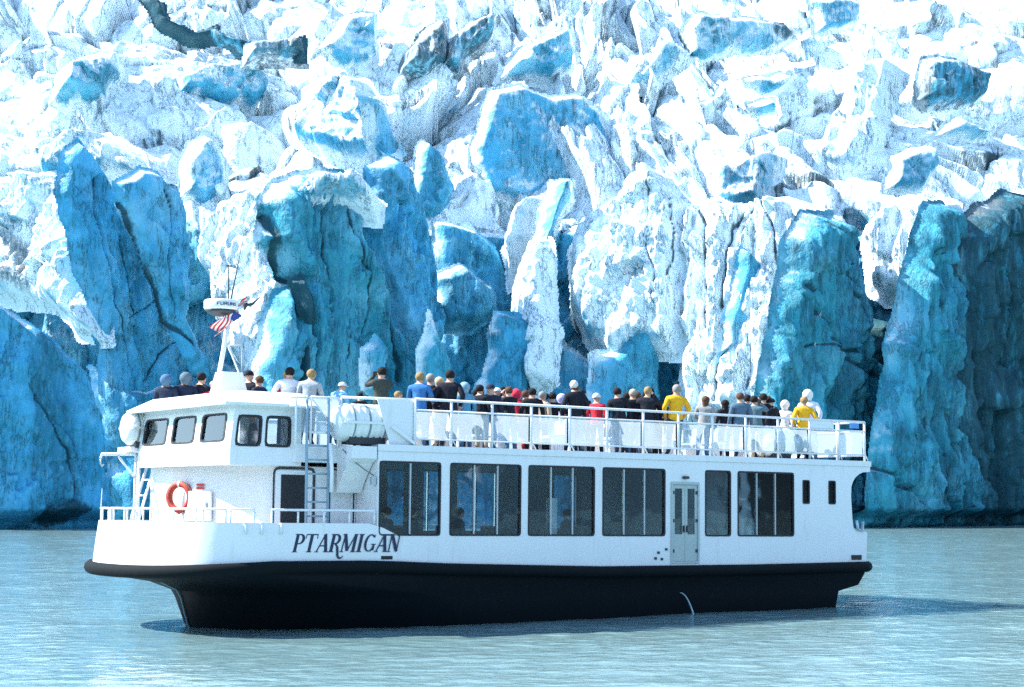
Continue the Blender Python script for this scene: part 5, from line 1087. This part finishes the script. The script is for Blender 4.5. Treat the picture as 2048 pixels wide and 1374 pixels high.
# x, y, height, heading (0 = towards the glacier), pose, jacket, trousers, headwear, its colour, label
CROWD = [
 (3.32, 2.90, 1.75, -10, 'stand', DKN, BLK, HO, (0.07, 0.15, 0.24), 'person in dark blue hood, first of the three dark figures left of the mast'),
 (3.69, 2.90, 1.82, 15, 'pockets', DKN, BLK, HO, (0.10, 0.16, 0.20), 'person with raised grey hood, middle of the three dark figures left of the mast'),
 (4.09, 2.90, 1.86, -30, 'stand', BLK, BLK, SH, HBK, 'person with black hair, last of the three dark figures left of the mast'),
 (4.27, 2.50, 1.65, 10, 'stand', RED, JEA, CA, (0.7, 0.5, 0.45), 'person in red jacket mostly hidden behind the white mast foot'),
 (4.42, 0.40, 1.79, -20, 'stand', BLK, BLK, BE, BLK, 'person in black beanie standing close behind the wheelhouse roof'),
 (4.46, 0.10, 1.66, 60, 'folded', DKN, BLK, SH, BRO, 'pale faced person in navy jacket just right of the mast foot'),
 (4.52, -1.20, 1.79, 0, 'pockets', (0.66, 0.68, 0.70), JEA, SH, HBK, 'black haired person in white striped shirt above the gate rail'),
 (4.85, -0.95, 1.75, 10, 'stand', RED, JEA, SH, BLO, 'person in red collar between two people in pale shirts'),
 (4.74, -1.85, 1.73, -12, 'rail', GRY, BLK, SH, BLO, 'blond person in pale grey jacket with dark lower back'),
 (5.62, -1.55, 1.52, -35, 'stoop', LBL, JEA, CA, WHT, 'stooping person in white cap and light blue jacket'),
 (6.58, -1.00, 1.32, 20, 'stand', BLK, BLK, SH, HBK, 'small dark haired child low behind the rail by the life raft'),
 (6.42, -2.30, 1.84, 25, 'camera', CAMO, BLK, SH, HBK, 'person in dark mottled jacket holding a camera up to the face'),
 (8.49, 0.50, 1.50, -80, 'stand', WHT, JEA, SH, BLO, 'fair haired person just showing above the solid white panel'),
 (7.40, -2.50, 1.76, -15, 'rail', MBL, JEA, SH, BLO, 'blond person in blue jacket with hands on the forward rail'),
 (8.10, -1.90, 1.79, 5, 'stand', BLK, BLK, SH, GRH, 'grey haired person in black coat beside the blond in blue'),
 (8.03, -2.40, 1.68, 40, 'folded', BLK, TAN, SH, (0.60, 0.42, 0.24), 'fair haired person in black jacket turned sideways among dark coats'),
 (8.04, -2.75, 1.82, -8, 'pockets', BLK, DKN, SH, HBK, 'tall black haired person in wide black jacket by the second rail post'),
 (9.10, -1.85, 1.61, 30, 'stand', (0.10, 0.30, 0.45), JEA, HO, (0.22, 0.38, 0.46), 'person with pale blue hood right of the tall black jacket'),
 (10.42, -0.05, 1.61, 0, 'stand', BLK, BLK, SH, HBK, 'short black haired person half hidden between hooded figures'),
 (9.55, -1.90, 1.60, -25, 'stand', BLK, TAN, SH, HBK, 'dark coated person with pale trousers seen through the windbreak'),
 (9.73, -1.95, 1.61, 12, 'folded', DKN, JEA, BE, DKN, 'person in navy beanie shoulder to shoulder with a dark coat'),
 (10.43, -1.20, 1.60, -40, 'stand', BLK, BLK, CA, (0.72, 0.76, 0.74), 'person in black with grey white cap looking left'),
 (10.49, -1.75, 1.60, 35, 'camera', BLK, JEA, SH, BRO, 'brown haired person raising a camera beside the red hood'),
 (11.24, -1.00, 1.60, -10, 'rail', RED, RED, HO, (0.70, 0.04, 0.08), 'person in bright red hooded jacket leaning on the rail'),
 (11.17, -1.65, 1.60, 5, 'stand', BLK, BLK, SH, HBK, 'black haired person in black directly right of the red hood'),
 (12.08, -0.65, 1.61, -30, 'stand', TAN, BLK, SH, GRH, 'grey haired person behind the white jacket amidships'),
 (12.48, -0.30, 1.60, 20, 'stand', LAV, WHT, SH, HBK, 'dark haired person in pale lavender white jacket amidships'),
 (13.18, -0.05, 1.60, -45, 'stand', LAV, BLK, HO, (0.50, 0.48, 0.70), 'person in lavender hood partly behind two tall black coats'),
 (11.69, -2.65, 1.69, -10, 'stand', BLK, DKN, SH, BRO, 'brown haired person in black coat left of the white haired man'),
 (11.81, -2.80, 1.77, 8, 'pockets', BLK, BGR, SH, (0.62, 0.61, 0.58), 'tall white haired person in long black coat at the rail'),
 (13.58, -1.15, 1.60, -20, 'stand', RED, BLK, BE, WHT, 'person in red and white jacket with white beanie'),
 (14.26, -1.05, 1.51, -60, 'stoop', TEAL, TAN, CA, (0.75, 0.70, 0.62), 'stooping person in teal jacket and pale cap'),
 (13.44, -2.45, 1.69, 0, 'stand', BLK, DKN, SH, HBK, 'short haired person in black, left end of the black coated trio'),
 (13.92, -2.30, 1.68, 10, 'stand', BLK, JEA, SH, (0.40, 0.34, 0.26), 'light brown haired person, middle of the black coated trio'),
 (13.95, -2.75, 1.72, -14, 'camera', BLK, BGR, SH, BLO, 'blond person in black coat with both hands lifted to the face'),
 (14.41, -2.45, 1.71, 6, 'stand', BLK, BLK, HO, BLK, 'person in black hood, right end of the black coated trio'),
 (15.06, -1.80, 1.41, 15, 'stand', DKN, BLK, SH, BRO, 'small child in navy beside the black hooded figure'),
 (14.83, -2.80, 1.82, 10, 'pockets', YEL, DKG, SH, GRH, 'grey haired person in yellow jacket standing alone at the rail'),
 (16.03, -2.50, 1.60, -15, 'rail', (0.26, 0.27, 0.27), JEA, LH, BRO, 'person with long brown hair in grey jacket leaning on the rail'),
 (17.55, -1.55, 1.60, 25, 'stand', BLK, BLK, LH, HBK, 'person with long black hair and black cloak'),
 (17.18, -2.75, 1.72, 6, 'stand', BGR, DKN, SH, BRO, 'tall brown haired person in slate blue coat near the stern'),
 (17.81, -2.70, 1.67, -20, 'camera', (0.10, 0.17, 0.20), TAN, SH, HBK, 'person in dark grey green jacket raising a camera near the stern'),
 (18.43, -2.25, 1.78, 12, 'camera', BLK, BLK, SH, HBK, 'black clad person pointing a camera over the aft life raft'),
 (18.73, -2.35, 1.65, 40, 'stand', BLK, DKN, BE, BLK, 'person in black beanie left of the white hood'),
 (19.13, -2.25, 1.60, -30, 'stand', WHT, JEA, HO, (0.78, 0.78, 0.77), 'person in white hood beside the yellow raincoat at the stern'),
 (19.40, -2.75, 1.72, 5, 'pockets', YEL, BLK, SH, BLO, 'blond person in yellow raincoat near the stern rail'),
 (20.10, -2.30, 1.93, -12, 'pockets', (0.70, 0.73, 0.80), JEA, HO, WHT, 'person in white raincoat with peaked hood, last towards the stern'),
 (8.98, 0.20, 1.77, 19, 'stand', BLK, JEA, SH, BRO, 'brown haired person in black peering from behind the blond in blue'),
 (9.64, -0.60, 1.69, 1, 'stand', BLK, BLK, SH, HBK, 'black haired back row person between tall black jacket and blue hood'),
 (10.45, -0.20, 1.65, 17, 'stand', DKN, BLK, SH, HBK, 'back row person in navy just left of the navy beanie'),
 (11.24, -0.20, 1.71, -19, 'stand', BLK, JEA, SH, HBK, 'black haired back row person left of the brown haired photographer'),
 (12.28, 0.40, 1.69, -25, 'stand', DKG, BLK, SH, BRO, 'person in charcoal coat in the back row behind the red hood'),
 (12.63, -0.40, 1.62, 3, 'stand', BLK, BLK, SH, HBK, 'black haired back row person just right of the lavender white jacket'),
 (13.56, -0.60, 1.73, 15, 'stand', BLK, DKN, BE, BLK, 'person in black beanie behind the tall white haired man'),
 (14.95, -0.60, 1.71, 3, 'stand', DKN, BLK, SH, HBK, 'navy back row person peeking through the black coated trio'),
 (15.57, -0.30, 1.78, 21, 'stand', BLK, BLK, SH, BRO, 'brown haired back row person peeking through the black coated trio'),
 (19.18, -0.80, 1.85, -11, 'stand', BLK, BLK, SH, HBK, 'black haired back row person beside the slate blue coat'),
 (19.69, -1.00, 1.83, -9, 'stand', DKG, BLK, SH, BRO, 'brown haired person in charcoal behind the two stern photographers'),
]
for c in CROWD: person(*c[:10], **({'z': c[10]} if len(c) > 10 else {}))
k = 0
for c in CROWD:
    if c[4] != 'camera': continue
    k += 1; sc_ = c[2] / 1.75
    cm = empty('camera', Matrix.Translation(BM @ Vector((c[0], c[1] * (1 - TUMBLE * 3.975), 3.975))) @ Matrix.Rotation(math.radians(c[3]), 4, 'Z') @ Matrix.Translation((0, 0.20 * sc_, 1.625 * sc_)))
    tag(cm, 'black camera held to the face by the ' + c[9].split(' holding')[0].split(' raising')[0].split(' with both')[0].split(' pointing')[0], 'camera', 'cameras in passengers\' hands')
    m = MB(); m.box(-0.07, 0.07, -0.03, 0.03, -0.045, 0.045, 0.008); m.build('camera_body', DARKM, cm)
    m = MB(); m.lathe([(0.032, 0.03), (0.036, 0.06), (0.034, 0.12), (0.028, 0.121)], 'Y', 14); m.build('lens', DARKM, cm)
ING = 'passengers inside the cabin'
for c in ((6.55, -2.55, 80, DKN, SH, HBK, 'dark haired seated passenger in the first cabin window'), (7.02, -2.75, -60, BLK, SH, BRO, 'seated passenger with paler face beside the first window divider'), (8.05, -2.6, 70, BLK, SH, GRH, 'grey haired seated passenger low in the second cabin window'), (8.55, -2.3, -70, DKN, SH, HBK, 'seated passenger in navy behind the grey haired one'),
          (11.6, -2.6, 60, BLK, SH, HBK, 'seated passenger with turned head in the third cabin window'), (10.3, -2.3, -80, DKN, BE, WHT, 'seated passenger in white beanie in the third cabin window')):
    person(c[0], c[1], 1.75, c[2], 'seated', c[3], BLK, c[4], c[5], c[6], 1.27 + 0.02 , ING)
person(3.75, -1.2, 1.70, 100, 'stand', DKN, BLK, CA, DKN, 'captain in dark jacket and cap behind the wheelhouse windows', 3.0, None)
